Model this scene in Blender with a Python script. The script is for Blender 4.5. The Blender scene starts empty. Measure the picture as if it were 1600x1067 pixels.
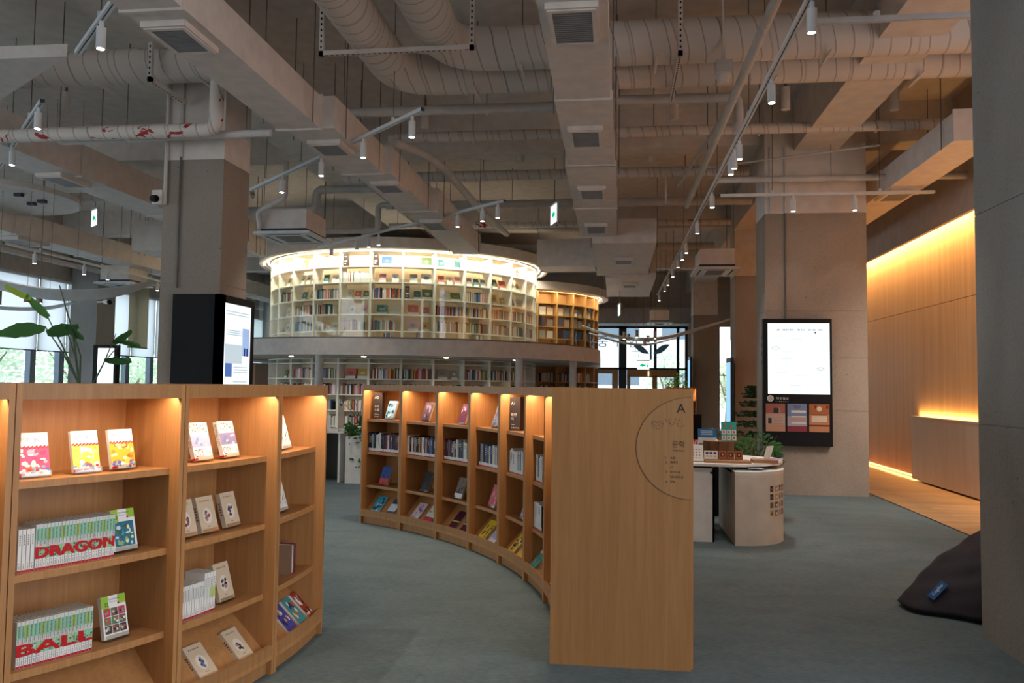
import bpy, bmesh, math, random
from mathutils import Vector, Matrix
random.seed(7)
R = math.radians
scn = bpy.context.scene
COL = scn.collection

# ---------------------------------------------------------------- camera, world, exposure
cam_d = bpy.data.cameras.new('camera'); cam = bpy.data.objects.new('camera', cam_d); COL.objects.link(cam)
cam_d.sensor_width = 36; cam_d.lens = 1260 * 36 / 1600; cam_d.clip_end = 200
yaw, pitch, roll = R(7.33), R(3.11), 0.0124
f_ = Vector((-math.sin(yaw) * math.cos(pitch), math.cos(yaw) * math.cos(pitch), math.sin(pitch)))
r_ = Vector((math.cos(yaw), math.sin(yaw), 0)); u_ = r_.cross(f_)
r2 = r_ * math.cos(roll) + u_ * math.sin(roll); u2 = -r_ * math.sin(roll) + u_ * math.cos(roll)
cam.matrix_world = Matrix(((r2.x, u2.x, -f_.x, 0), (r2.y, u2.y, -f_.y, 0), (r2.z, u2.z, -f_.z, 1.5), (0, 0, 0, 1)))
scn.camera = cam
scn.view_settings.view_transform = 'Standard'; scn.view_settings.look = 'None'
scn.view_settings.gamma = 1; scn.view_settings.use_curve_mapping = False
scn.view_settings.exposure = 0.36
W = bpy.data.worlds.new('sky'); scn.world = W; W.use_nodes = True
bg = W.node_tree.nodes['Background']; bg.inputs[0].default_value = (0.93, 0.955, 1.0, 1); bg.inputs[1].default_value = 2.25
scn.cycles.max_bounces = 6; scn.cycles.diffuse_bounces = 4; scn.cycles.glossy_bounces = 3
scn.cycles.transparent_max_bounces = 12; scn.cycles.transmission_bounces = 4
scn.cycles.sample_clamp_indirect = 4; scn.cycles.caustics_reflective = False; scn.cycles.caustics_refractive = False

# ---------------------------------------------------------------- materials
MC = {}
def nodes(name):
    m = bpy.data.materials.new(name); m.use_nodes = True
    nt = m.node_tree; return m, nt, nt.nodes['Principled BSDF']
def plain(name, c, rough=.6, metal=0, spec=.3):
    if name in MC: return MC[name]
    m, nt, b = nodes(name)
    b.inputs['Base Color'].default_value = (*c, 1); b.inputs['Roughness'].default_value = rough
    b.inputs['Metallic'].default_value = metal; b.inputs['Specular IOR Level'].default_value = spec
    # faint procedural variation so that no surface is a dead flat colour
    n = nt.nodes.new('ShaderNodeTexNoise'); n.inputs['Scale'].default_value = 6; n.inputs['Detail'].default_value = 4
    tc = nt.nodes.new('ShaderNodeTexCoord'); nt.links.new(tc.outputs['Object'], n.inputs['Vector'])
    rp = ramp(nt, n.outputs[0], [(.3, tuple(x * .9 for x in c)), (.7, tuple(min(1, x * 1.06) for x in c))])
    nt.links.new(rp, b.inputs['Base Color'])
    MC[name] = m; return m
def ramp(nt, src, stops):
    r = nt.nodes.new('ShaderNodeValToRGB'); e = r.color_ramp.elements
    while len(e) < len(stops): e.new(.5)
    for k, (p, c) in enumerate(stops):
        e[k].position = p; e[k].color = (*c[:3], 1)
    nt.links.new(src, r.inputs[0]); return r.outputs[0]
def noise(nt, scale, sc=(1, 1, 1), detail=5, dist=0, rot=(0, 0, 0)):
    tc = nt.nodes.new('ShaderNodeTexCoord'); mp = nt.nodes.new('ShaderNodeMapping')
    mp.inputs['Scale'].default_value = sc; mp.inputs['Rotation'].default_value = rot
    n = nt.nodes.new('ShaderNodeTexNoise'); n.inputs['Scale'].default_value = scale
    n.inputs['Detail'].default_value = detail; n.inputs['Distortion'].default_value = dist
    nt.links.new(tc.outputs['Object'], mp.inputs[0]); nt.links.new(mp.outputs[0], n.inputs['Vector']); return n.outputs[0]
def bump(nt, b, src, s=.2, d=.01):
    n = nt.nodes.new('ShaderNodeBump'); n.inputs['Strength'].default_value = s; n.inputs['Distance'].default_value = d
    nt.links.new(src, n.inputs['Height']); nt.links.new(n.outputs[0], b.inputs['Normal'])
def mixc(nt, f, a, b, t='MULTIPLY'):
    x = nt.nodes.new('ShaderNodeMix'); x.data_type = 'RGBA'; x.blend_type = t
    if isinstance(f, (int, float)): x.inputs[0].default_value = f
    else: nt.links.new(f, x.inputs[0])
    for s, v in ((6, a), (7, b)):
        if isinstance(v, tuple): x.inputs[s].default_value = (*v, 1)
        else: nt.links.new(v, x.inputs[s])
    return x.outputs[2]
def wood(name, c1, c2, sc=(26, 26, 1.0), rough=.42, planks=None):
    m, nt, b = nodes(name)
    c = ramp(nt, noise(nt, 1.2, sc, 6, .6), [(.28, c2), (.72, c1)])
    c = mixc(nt, .35, c, ramp(nt, noise(nt, 6, tuple(s * (3 if s > 5 else 1) for s in sc), 3), [(.35, (.62, .55, .5)), (.6, (1, 1, 1))]))
    if planks:
        br = nt.nodes.new('ShaderNodeTexBrick'); tc = nt.nodes.new('ShaderNodeTexCoord')
        nt.links.new(tc.outputs['Object'], br.inputs['Vector'])
        br.inputs['Color1'].default_value = (1, 1, 1, 1); br.inputs['Color2'].default_value = (.78, .74, .7, 1)
        br.inputs['Mortar'].default_value = (.35, .3, .25, 1); br.inputs['Scale'].default_value = 1
        br.inputs['Mortar Size'].default_value = .003; br.inputs['Brick Width'].default_value = planks[0]; br.inputs['Row Height'].default_value = planks[1]
        c = mixc(nt, 1, c, br.outputs[0])
    nt.links.new(c, b.inputs['Base Color']); b.inputs['Roughness'].default_value = rough; b.inputs['Specular IOR Level'].default_value = .35
    return m
OAK = wood('oak_veneer', (.50, .25, .095), (.41, .19, .068))
OAKD = wood('oak_veneer_end', (.42, .215, .085), (.34, .165, .06))
WALLW = wood('wall_veneer', (.62, .40, .22), (.51, .31, .16), (7, 7, .25), .5)
DESKW = wood('pale_veneer', (.66, .54, .43), (.59, .47, .365), (14, 14, .6), .5)
FLOORW = wood('plank_floor', (.60, .38, .2), (.48, .29, .14), (1.2, 14, 10), .35, (1.6, .14))
LOG = wood('log_bark', (.20, .10, .045), (.05, .022, .01), (20, 20, 2.5), .85)
TRAYW = wood('tray_wood', (.38, .2, .1), (.3, .15, .07), (4, 22, 10), .6)
def concrete(name, c, pits=True):
    m, nt, b = nodes(name)
    k = ramp(nt, noise(nt, 1.1, (1, 1, .6), 8, .4), [(.3, tuple(x * .82 for x in c)), (.7, tuple(x * 1.12 for x in c))])
    k = mixc(nt, .45, k, ramp(nt, noise(nt, 60, (1, 1, 1), 2), [(.3, (.7, .7, .7)), (.6, (1, 1, 1))]))
    v = nt.nodes.new('ShaderNodeTexVoronoi'); v.inputs['Scale'].default_value = 5.5
    tc = nt.nodes.new('ShaderNodeTexCoord'); nt.links.new(tc.outputs['Object'], v.inputs['Vector'])
    if pits: k = mixc(nt, 1, k, ramp(nt, v.outputs['Distance'], [(.03, (.35, .35, .35)), (.06, (1, 1, 1))]))
    nt.links.new(k, b.inputs['Base Color']); b.inputs['Roughness'].default_value = .85; b.inputs['Specular IOR Level'].default_value = .2
    bump(nt, b, noise(nt, 25, (1, 1, 1), 6), .25, .01); return m
CONC = concrete('bare_concrete', (.31, .265, .225))
CONCG = concrete('grey_concrete', (.27, .26, .245))
PAINT = plain('ceiling_paint', (.65, .59, .54), .8)
SLABM = plain('slab_paint', (.66, .60, .54), .9)
DUCTM = plain('duct_paint', (.68, .62, .58), .65)
PIPEM = plain('pipe_paint', (.56, .54, .52), .5)
TRACKM = plain('track_white', (.66, .68, .70), .45)
WHITEP = plain('white_laminate', (.76, .73, .69), .5)
CREAM = plain('cream_shelf', (.88, .85, .76), .55)
GREYB = plain('ring_grey', (.66, .61, .56), .6)
WALLP = plain('wall_plaster', (.50, .44, .385), .9)
def spiral(name, axis):
    m, nt, b = nodes(name)
    tc = nt.nodes.new('ShaderNodeTexCoord'); sp = nt.nodes.new('ShaderNodeSeparateXYZ'); nt.links.new(tc.outputs['Object'], sp.inputs[0])
    def mth(op, a, c=None):
        n = nt.nodes.new('ShaderNodeMath'); n.operation = op
        for i, v in enumerate((a, c)):
            if v is None: continue
            if isinstance(v, (int, float)): n.inputs[i].default_value = v
            else: nt.links.new(v, n.inputs[i])
        return n.outputs[0]
    a = mth('ADD', sp.outputs[axis], mth('MULTIPLY', sp.outputs[2], .25))
    a = mth('ADD', a, mth('MULTIPLY', noise(nt, 3, (1, 1, 1), 1), .05))
    fr = mth('FRACT', mth('MULTIPLY', a, 5.6))
    fr2 = mth('FRACT', mth('MULTIPLY', a, 2.15))
    c = ramp(nt, fr, [(0, (.20, .18, .16)), (.04, (.40, .35, .31)), (.10, (.65, .59, .54)), (.85, (.64, .58, .53))])
    c = mixc(nt, 1, c, ramp(nt, fr2, [(0, (.6, .58, .55)), (.03, (.85, .85, .85)), (.06, (1, 1, 1))]))
    peel = ramp(nt, noise(nt, 2.2, (1, 1, 1), 6, .3), [(.27, (.25, .26, .2)), (.285, (1, 1, 1))])
    c = mixc(nt, 1, c, peel)
    nt.links.new(c, b.inputs['Base Color']); b.inputs['Roughness'].default_value = .7
    bump(nt, b, fr, .3, .01); return m
SPX, SPY = spiral('wrapped_duct_across', 0), spiral('wrapped_duct_along', 1)
def carpet():
    m, nt, b = nodes('carpet_teal')
    c = ramp(nt, noise(nt, 2.2, (1, 1.6, 1), 9, .5), [(.3, (.108, .152, .168)), (.7, (.142, .188, .206))])
    c = mixc(nt, .7, c, ramp(nt, noise(nt, 22, (1, 3.4, 1), 8, .6), [(.3, (.62, .65, .68)), (.7, (1.14, 1.13, 1.12))]))
    c = mixc(nt, .4, c, ramp(nt, noise(nt, 260, (1, 1, 1), 2), [(.3, (.6, .6, .6)), (.7, (1.15, 1.15, 1.15))]))
    br = nt.nodes.new('ShaderNodeTexBrick'); tc = nt.nodes.new('ShaderNodeTexCoord'); nt.links.new(tc.outputs['Object'], br.inputs['Vector'])
    for i, v in ((1, 1), (2, .97), (3, .86)): br.inputs[i].default_value = (v, v, v, 1)
    br.inputs['Scale'].default_value = 1; br.inputs['Brick Width'].default_value = 2.0; br.inputs['Row Height'].default_value = 2.0; br.inputs['Mortar Size'].default_value = .004
    c = mixc(nt, .8, c, br.outputs[0])
    nt.links.new(c, b.inputs['Base Color']); b.inputs['Roughness'].default_value = .9; b.inputs['Specular IOR Level'].default_value = .15
    bump(nt, b, noise(nt, 180, (1, 1, 1), 3), .25, .004); return m
CARPET = carpet()
def emit(name, c, s):
    if name in MC: return MC[name]
    m = bpy.data.materials.new(name); m.use_nodes = True; nt = m.node_tree; nt.nodes.clear()
    e = nt.nodes.new('ShaderNodeEmission'); e.inputs[0].default_value = (*c, 1); e.inputs[1].default_value = s
    o = nt.nodes.new('ShaderNodeOutputMaterial'); nt.links.new(e.outputs[0], o.inputs[0]); MC[name] = m; return m
def clear(name, tint, gl=.08, rough=.03):
    m = bpy.data.materials.new(name); m.use_nodes = True; nt = m.node_tree; nt.nodes.clear()
    t = nt.nodes.new('ShaderNodeBsdfTransparent'); t.inputs[0].default_value = (*tint, 1)
    g = nt.nodes.new('ShaderNodeBsdfGlossy'); g.inputs['Roughness'].default_value = rough
    x = nt.nodes.new('ShaderNodeMixShader'); x.inputs[0].default_value = gl
    o = nt.nodes.new('ShaderNodeOutputMaterial')
    nt.links.new(t.outputs[0], x.inputs[1]); nt.links.new(g.outputs[0], x.inputs[2]); nt.links.new(x.outputs[0], o.inputs[0]); return m
GLASS = clear('window_glass', (.90, .97, 1.0), .05)
RAILG = clear('balustrade_glass', (.92, .96, .94), .05)
ACRYL = clear('clear_acrylic', (.95, .93, .90), .12)
def cloth(name, c, tr=.5):
    m = bpy.data.materials.new(name); m.use_nodes = True; nt = m.node_tree; nt.nodes.clear()
    d = nt.nodes.new('ShaderNodeBsdfDiffuse'); t = nt.nodes.new('ShaderNodeBsdfTranslucent')
    k = ramp(nt, noise(nt, 90, (1, 1, 1), 2), [(.3, tuple(v * .93 for v in c)), (.7, c)])
    nt.links.new(k, d.inputs[0]); nt.links.new(k, t.inputs[0])
    x = nt.nodes.new('ShaderNodeMixShader'); x.inputs[0].default_value = tr; o = nt.nodes.new('ShaderNodeOutputMaterial')
    nt.links.new(d.outputs[0], x.inputs[1]); nt.links.new(t.outputs[0], x.inputs[2]); nt.links.new(x.outputs[0], o.inputs[0]); return m
BLIND = cloth('roller_blind_fabric', (.95, .96, .98), .8)
BLINDB = cloth('beige_blind_fabric', (.72, .66, .52), .45)
LEAF = cloth('leaf_green', (.06, .16, .05), .3); LEAFL = cloth('leaf_bright', (.28, .42, .05), .5); LEAFP = cloth('leaf_outdoor', (.68, .82, .60), .55)
DARKLEAF = cloth('leaf_dark', (.035, .075, .03), .2)
BLACK = plain('black_satin', (.008, .008, .010), .5, 0, .12)
DGREY = plain('dark_grey_metal', (.05, .06, .07), .5, .3)
SIGNB = plain('sign_brown', (.05, .035, .03), .5)
INK = plain('print_ink', (.02, .015, .012), .6)
STEEL = plain('rod_steel', (.16, .15, .14), .5, .5)
PAPER = plain('paper_pages', (.72, .62, .47), .9)
FRAMEM = plain('window_frame_grey', (.17, .22, .27), .5)
FRAMED = plain('window_frame_dark', (.02, .028, .04), .5)
BAGM = plain('bag_fabric', (.026, .021, .030), .7)
LED = emit('led_warm', (1, .74, .45), 9)
LEDW = emit('led_cream', (1, .90, .70), 7)
LEDO = emit('led_amber', (1, .55, .16), 3.5)
LENS = emit('spot_lens', (1, .93, .82), 16)
SCREEN = emit('screen_white', (.88, .97, 1.0), .92)
def col(r, g, b, rough=.5):
    k = 'cover_%02x%02x%02x' % (r, g, b)
    if k in MC: return MC[k]
    c = tuple((x / 255) ** 2.2 for x in (r, g, b))
    m, nt, bb = nodes(k); bb.inputs['Base Color'].default_value = (*c, 1); bb.inputs['Roughness'].default_value = rough; bb.inputs['Specular IOR Level'].default_value = .3
    MC[k] = m; return m
def scr(r, g, b, s=.75):
    return emit('screen_%02x%02x%02x' % (r, g, b), tuple((x / 255) ** 2.2 for x in (r, g, b)), s)

# ---------------------------------------------------------------- mesh builder
TXT = {}
def text_geo(s):
    if s in TXT: return TXT[s]
    cu = bpy.data.curves.new('t', 'FONT'); cu.body = s; cu.size = 1; cu.resolution_u = 3
    o = bpy.data.objects.new('t', cu); COL.objects.link(o)
    me = bpy.data.meshes.new_from_object(o.evaluated_get(bpy.context.evaluated_depsgraph_get()))
    vs = [v.co.copy() for v in me.vertices]; fs = [tuple(p.vertices) for p in me.polygons]
    bpy.data.objects.remove(o); bpy.data.curves.remove(cu); bpy.data.meshes.remove(me)
    if vs:
        x0 = min(v.x for v in vs); x1 = max(v.x for v in vs); y0 = min(v.y for v in vs); y1 = max(v.y for v in vs)
        vs = [((v.x - x0) / (y1 - y0), (v.y - y0) / (y1 - y0)) for v in vs]; w = (x1 - x0) / (y1 - y0)
    else: w = 1
    TXT[s] = (vs, fs, w); return TXT[s]
class MB:
    def __init__(s, M=None):
        s.v = []; s.f = []; s.mi = []; s.ms = []; s.cur = 0; s.M = M
    def m(s, mat):
        if mat not in s.ms: s.ms.append(mat)
        s.cur = s.ms.index(mat); return s
    def add(s, vs, fs):
        n = len(s.v)
        if s.M is not None: s.v += [tuple(s.M @ Vector(v)) for v in vs]
        else: s.v += [tuple(v) for v in vs]
        s.f += [tuple(i + n for i in f) for f in fs]; s.mi += [s.cur] * len(fs); return s
    def box(s, x0, x1, y0, y1, z0, z1):
        return s.add([(x0, y0, z0), (x1, y0, z0), (x1, y1, z0), (x0, y1, z0), (x0, y0, z1), (x1, y0, z1), (x1, y1, z1), (x0, y1, z1)],
                     [(3, 2, 1, 0), (4, 5, 6, 7), (0, 1, 5, 4), (1, 2, 6, 5), (2, 3, 7, 6), (3, 0, 4, 7)])
    def arc(s, c, r0, r1, a0, a1, z0, z1, n=8):
        vs = []; full = abs(a1 - a0) > 359
        for k in range(n + (0 if full else 1)):
            a = R(a0 + (a1 - a0) * k / n); ca, sa = math.cos(a), math.sin(a)
            for r, z in ((r0, z0), (r1, z0), (r1, z1), (r0, z1)): vs.append((c[0] + r * ca, c[1] + r * sa, z))
        fs = []; N = n if full else n + 1
        for k in range(n):
            a, b = 4 * k, 4 * ((k + 1) % N)
            for i in range(4): fs.append((a + i, a + (i + 1) % 4, b + (i + 1) % 4, b + i)[::-1])
        if not full: fs += [(0, 1, 2, 3), (4 * n + 3, 4 * n + 2, 4 * n + 1, 4 * n)]
        return s.add(vs, fs)
    def prism(s, pts, z0, z1):
        n = len(pts); vs = [(x, y, z0) for x, y in pts] + [(x, y, z1) for x, y in pts]
        return s.add(vs, [tuple(range(n))[::-1], tuple(range(n, 2 * n))] + [(i, (i + 1) % n, n + (i + 1) % n, n + i) for i in range(n)])
    def tube(s, pts, r, n=10, caps=True):
        P = [Vector(p) for p in pts]; rs = r if isinstance(r, (list, tuple)) else [r] * len(P)
        T = []
        for i in range(len(P)):
            d = (P[min(i + 1, len(P) - 1)] - P[max(i - 1, 0)]); T.append(d.normalized() if d.length > 1e-9 else Vector((0, 0, 1)))
        u = T[0].orthogonal().normalized(); vs = []
        for i, p in enumerate(P):
            u = (u - T[i] * u.dot(T[i])).normalized(); w = T[i].cross(u)
            for k in range(n):
                a = 2 * math.pi * k / n; vs.append(tuple(p + (u * math.cos(a) + w * math.sin(a)) * rs[i]))
        fs = [(i * n + k, i * n + (k + 1) % n, (i + 1) * n + (k + 1) % n, (i + 1) * n + k) for i in range(len(P) - 1) for k in range(n)]
        if caps: fs += [tuple(range(n))[::-1], tuple(range((len(P) - 1) * n, len(P) * n))]
        return s.add(vs, fs)
    def cyl(s, x, y, z0, z1, r, n=16, r1=None):
        return s.tube([(x, y, z0), (x, y, z1)], [r, r if r1 is None else r1], n)
    def quad(s, a, b, c, d): return s.add([a, b, c, d], [(0, 1, 2, 3)])
    def face(s, x0, x1, z0, z1, y):           # a printed rectangle facing -y
        return s.add([(x0, y, z0), (x1, y, z0), (x1, y, z1), (x0, y, z1)], [(0, 1, 2, 3)])
    def oval(s, cx, cz, rx, rz, y, n=14):
        return s.add([(cx + rx * math.cos(2 * math.pi * k / n), y, cz + rz * math.sin(2 * math.pi * k / n)) for k in range(n)], [tuple(range(n))])
    def text(s, t, x, z, h, y, w=None, clip=None, center=False):      # facing -y, lower left at x,z
        vs, fs, tw = text_geo(t)
        k = h if w is None else w / tw
        if center: x -= k * tw / 2
        V = [(x + a * k, y, z + b * h) for a, b in vs]
        if clip:
            bm = bmesh.new(); bv = [bm.verts.new(v) for v in V]
            for q in fs:
                try: bm.faces.new([bv[i] for i in q])
                except ValueError: pass
            for X, nx in ((clip[0], -1), (clip[1], 1)):
                bmesh.ops.bisect_plane(bm, geom=bm.verts[:] + bm.edges[:] + bm.faces[:], plane_co=(X, 0, 0), plane_no=(nx, 0, 0), clear_outer=True)
            bm.verts.index_update(); V = [tuple(v.co - Vector((0, 0, 0))) for v in bm.verts]; V = [(a - (clip[0] + clip[1]) / 2, b, c) for a, b, c in V]
            fs = [tuple(v.index for v in q.verts) for q in bm.faces]; bm.free()
        return s.add(V, fs)
    def build(s, name, parent=None, off=None, smooth=35, local=False):
        me = bpy.data.meshes.new(name)
        v = s.v
        if parent is not None and not local:
            L = parent.location; v = [(a - L.x, b - L.y, c - L.z) for a, b, c in v]
        elif off is not None: v = [(a - off[0], b - off[1], c - off[2]) for a, b, c in v]
        me.from_pydata(v, [], s.f)
        for mt in s.ms: me.materials.append(mt)
        if len(s.ms) > 1: me.polygons.foreach_set('material_index', s.mi)
        if smooth:
            me.polygons.foreach_set('use_smooth', [True] * len(me.polygons)); me.set_sharp_from_angle(angle=R(smooth))
        me.update()
        o = bpy.data.objects.new(name, me); COL.objects.link(o)
        if parent is not None: o.parent = parent
        elif off is not None: o.location = off
        return o
def tag(o, label=None, cat=None, group=None, kind=None):
    if label: o['label'] = label
    if cat: o['category'] = cat
    if group: o['group'] = group
    if kind: o['kind'] = kind
    return o
def thing(name, label, cat, loc=(0, 0, 0), rz=0, group=None):
    o = bpy.data.objects.new(name, None); COL.objects.link(o); o.location = loc; o.rotation_euler = (0, 0, rz); o.empty_display_size = .1
    return tag(o, label, cat, group)
def struct(name, mb, smooth=0):
    return tag(mb.build(name, smooth=smooth), kind='structure')
def dup(root, loc, rot, label=None, group=None):
    r = root.copy(); COL.objects.link(r); r.location = loc; r.rotation_euler = rot
    if label: r['label'] = label
    if group: r['group'] = group
    for ch in list(root.children):
        c = ch.copy(); COL.objects.link(c); c.parent = r
        for g in list(ch.children):
            d = g.copy(); COL.objects.link(d); d.parent = c
    return r
def ordn(n):
    w = ['zeroth', 'first', 'second', 'third', 'fourth', 'fifth', 'sixth', 'seventh', 'eighth', 'ninth', 'tenth', 'eleventh', 'twelfth', 'thirteenth', 'fourteenth', 'fifteenth',
         'sixteenth', 'seventeenth', 'eighteenth', 'nineteenth', 'twentieth', 'twenty-first', 'twenty-second', 'twenty-third', 'twenty-fourth', 'twenty-fifth', 'twenty-sixth', 'twenty-seventh', 'twenty-eighth']
    return w[n] if n < len(w) else '%dth' % n
def light(kind, name, loc, energy, color, parent=None, **kw):
    d = bpy.data.lights.new(name, kind); d.energy = energy; d.color = color
    rot = kw.pop('rot', (0, 0, 0))
    for k, v in kw.items(): setattr(d, k, v)
    o = bpy.data.objects.new(name, d); COL.objects.link(o)
    if parent: o.parent = parent; o.location = Vector(loc) - parent.location
    else: o.location = loc
    o.rotation_euler = rot; return o

# ================================================================ the room
CZ = 5.7
struct('floor', MB().m(CARPET).box(-14.6, 3.66, -6, 31.2, -.12, 0).m(FLOORW).box(3.66, 5.3, -6, 31.2, -.12, .001))
struct('trim_1', MB().m(DGREY).box(3.65, 3.67, -6, 31.2, -.01, .006))
struct('ceiling', MB().m(SLABM).box(-14.6, 5.6, -6, 31.2, CZ, CZ + .25))
# slab beams across the room and the beam over the right-hand columns
for i, y in enumerate((11.98, 18.2, 24.5)):
    struct('trim_%d' % (i + 2), MB().m(SLABM).box(-14, 5.3, y + .15, y + .6, 5.1, CZ))
struct('trim_5', MB().m(PAINT).box(2.55, 3.17, -5, 30, 4.95, CZ))
struct('trim_6', MB().m(SLABM).box(-5.1, -4.45, -5, 30, 5.05, CZ))
# right wall: amber-lit veneer panels below a plaster bulkhead
b = MB().m(WALLW)
y = 5.0
while y < 22:
    b.box(5.06, 5.12, y, y + 1.196, .07, 2.862); b.box(5.06, 5.12, y, y + 1.196, 2.87, 4.3); y += 1.2
b.m(INK).box(5.12, 5.14, 5, 22, .0, 4.4)
struct('wall_right', b)
struct('wall_right_far', MB().m(WALLP).box(5.02, 5.3, 22, 30.2, 0, CZ))
struct('trim_7', MB().m(WALLP).box(4.80, 4.86, 5, 22, 3.965, CZ).box(4.86, 5.4, 5, 22, 4.4, CZ))
struct('trim_8', MB().m(LEDO).box(4.90, 4.94, 5, 22, 4.25, 4.27))
struct('baseboard_right', MB().m(LEDO).box(5.08, 5.115, 5, 11.98, .02, .045).box(5.08, 5.115, 14.4, 22, .02, .045))
for nm, z, e, ry in (('cove_light', 4.3, 150, R(-14)), ('plinth_light', .05, 34, R(180 - 50))):
    pass
# back wall with the entrance glazing
BY = 30
struct('wall_back', MB().m(WALLP).box(-14.6, 5.3, BY, BY + .25, 3.72, CZ).box(2.62, 3.72, BY, BY + .25, 0, 3.72).box(-14.6, -4.2, BY, BY + .25, 0, 3.72)
       .m(plain('soffit_grey', (.33, .32, .31), .8)).box(-4.2, 2.62, BY - 1.2, BY, 3.74, 4.3))
fr = MB().m(FRAMED)
for x0, x1 in ((-4.2, -4.1), (-2.4, -2.25), (.12, .40), (1.40, 1.50), (2.22, 2.32), (2.52, 2.66)): fr.box(x0, x1, BY + .02, BY + .14, 0, 3.72)
fr.box(-4.2, 2.62, BY + .02, BY + .14, 2.13, 2.2).box(-4.2, 2.62, BY + .02, BY + .14, 3.66, 3.74)
struct('wall_near_unseen', MB().m(WALLP).box(-9, 5.3, -6.2, -6, 0, CZ))  # unseen wall added behind the camera, sized to cut light on the end panel
w = struct('window_1', fr)
tag(MB().m(GLASS).box(-4.1, 2.5, BY + .07, BY + .085, .02, 3.68).build('pane', w))
d = struct('door_1', MB().m(OAKD).box(.42, 2.22, BY - .03, BY + .03, 1.86, 2.13).box(.42, .54, BY - .03, BY + .03, 0, 1.9).box(1.34, 1.52, BY - .03, BY + .03, 0, 1.9).box(2.12, 2.22, BY - .03, BY + .03, 0, 1.9).box(.42, 2.22, BY - .03, BY + .03, 0, .12))
tag(MB().m(emit('sign_lamp', (1, .85, .6), 2)).box(1.18, 1.22, BY - .06, BY - .03, 1.9, 2.08).build('transom_light', d))
d = struct('door_2', MB().m(OAKD).box(-1.0, .1, BY - .03, BY + .03, 1.98, 2.13).box(-.12, .1, BY - .03, BY + .03, 0, 2.0).box(-1.1, -1.0, BY - .03, BY + .03, 0, 2.1))
# window lettering and the leaf mark on the glass
g = MB(); g.m(col(90, 135, 165)); g.text('중', -.68, 2.95, .42, BY - .02); g.text('구', -.12, 2.95, .40, BY - .02); g.text('인', .48, 2.95, .38, BY - .02)
for sx in (-1, 1):
    pts = [(1.3 + sx * (.08 + .62 * t - .02), BY - .02, 2.72 + .34 * t + sx * 0 + h * .13 * math.sin(math.pi * t)) for t, h in [(k / 8, 1) for k in range(9)] + [(k / 8, -1) for k in range(7, 0, -1)]]
    g.add(pts, [tuple(range(len(pts)))])
tag(MB().m(col(90, 135, 165)).face(1.25, 1.32, 2.5, 3.1, BY - .02).build('leaf_stem_decal', smooth=0), 'narrow blue-grey stem of the leaf mark on the entrance glass', 'window decal')
tag(g.build('window_lettering'), 'blue-grey lettering and leaf mark stuck on the entrance glass', 'window decal')
# window right of the third column
struct('window_2', MB().m(FRAMED).box(3.68, 3.76, BY + .02, BY + .14, 0, 4.0).box(4.4, 4.46, BY + .02, BY + .14, 0, 4).box(3.7, 5.1, BY + .02, BY + .14, 1.94, 1.98))
struct('trim_9', MB().m(WALLW).box(4.5, 5.04, BY - .6, BY, 0, 3.6))
b = MB().m(OAK)
for k in range(26): b.box(4.46, 4.52, BY - .62, BY - .1, 1.2 + k * .1, 1.25 + k * .1)
tag(b.build('slatted_panel'), 'tall panel of horizontal wooden louvres beside the far bright window', 'slatted panel')
# left wall: glazing with mullions under a deep painted lintel
LX = -13.7
fr = MB().m(FRAMEM)
ys = [-6, -3.5, -1, 1.5, 4, 6.5, 9, 11.4, 14.0, 15.9, 17.55, 18.55, 21.3, 22.5, 24.8, 27.3, 29.9]
for y in ys: fr.box(LX - .16, LX - .02, y - .09, y + .09, 0, 4.0)
for z in (0.02, .95, 3.92): fr.box(LX - .13, LX - .05, -6, 30, z, z + .07)
struct('wall_left', MB().m(WALLP).box(LX - .3, LX, -6, 30.2, 3.98, CZ).box(LX - .3, LX, -6, 30.2, -.1, .05))
w = struct('window_3', fr); tag(MB().m(GLASS).box(LX - .10, LX - .09, -6, 30, .05, 3.95).build('pane', w))
grp = 'white roller blinds on the left facade'
for i in range(len(ys) - 1):
    y0, y1 = ys[i] + .02, ys[i + 1] - .02; y = (y0 + y1) / 2
    if y1 < 9: continue
    beige = 18.6 < y < 21 and False
    o = thing('roller_blind', 'white roller blind half lowered on the left facade, %s bay from the back' % ordn(len(ys) - 1 - i), 'roller blind', (LX + .06, y, 3.95), 0, grp)
    MB().m(BLIND).box(LX + .05, LX + .056, y0, y1, 2.2, 3.93).build('fabric', o)
    MB().m(TRACKM).tube([(LX + .06, y0, 3.93), (LX + .06, y1, 3.93)], .035, 8).build('roller', o)
    MB().m(DGREY).box(LX + .04, LX + .066, y0, y1, 2.175, 2.2).build('bottom_bar', o)
for y0, y1, z0, s in ((14.6, 15.7, 2.3, 'nearer'), (20.95, 21.9, 2.45, 'farther')):
    o = thing('beige_blind', 'long beige fabric blind hanging in front of the white ones, %s of the two' % s, 'blind', (LX + .2, (y0 + y1) / 2, 3.95))
    MB().m(BLINDB).box(LX + .18, LX + .186, y0, y1, z0, 4.2).build('fabric', o)
    MB().m(TRACKM).box(LX, LX + .2, y0, y1, 4.2, 4.26).build('head_rail', o)
    MB().m(DGREY).box(LX + .17, LX + .195, y0, y1, z0 - .03, z0).build('bottom_bar', o)

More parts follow.
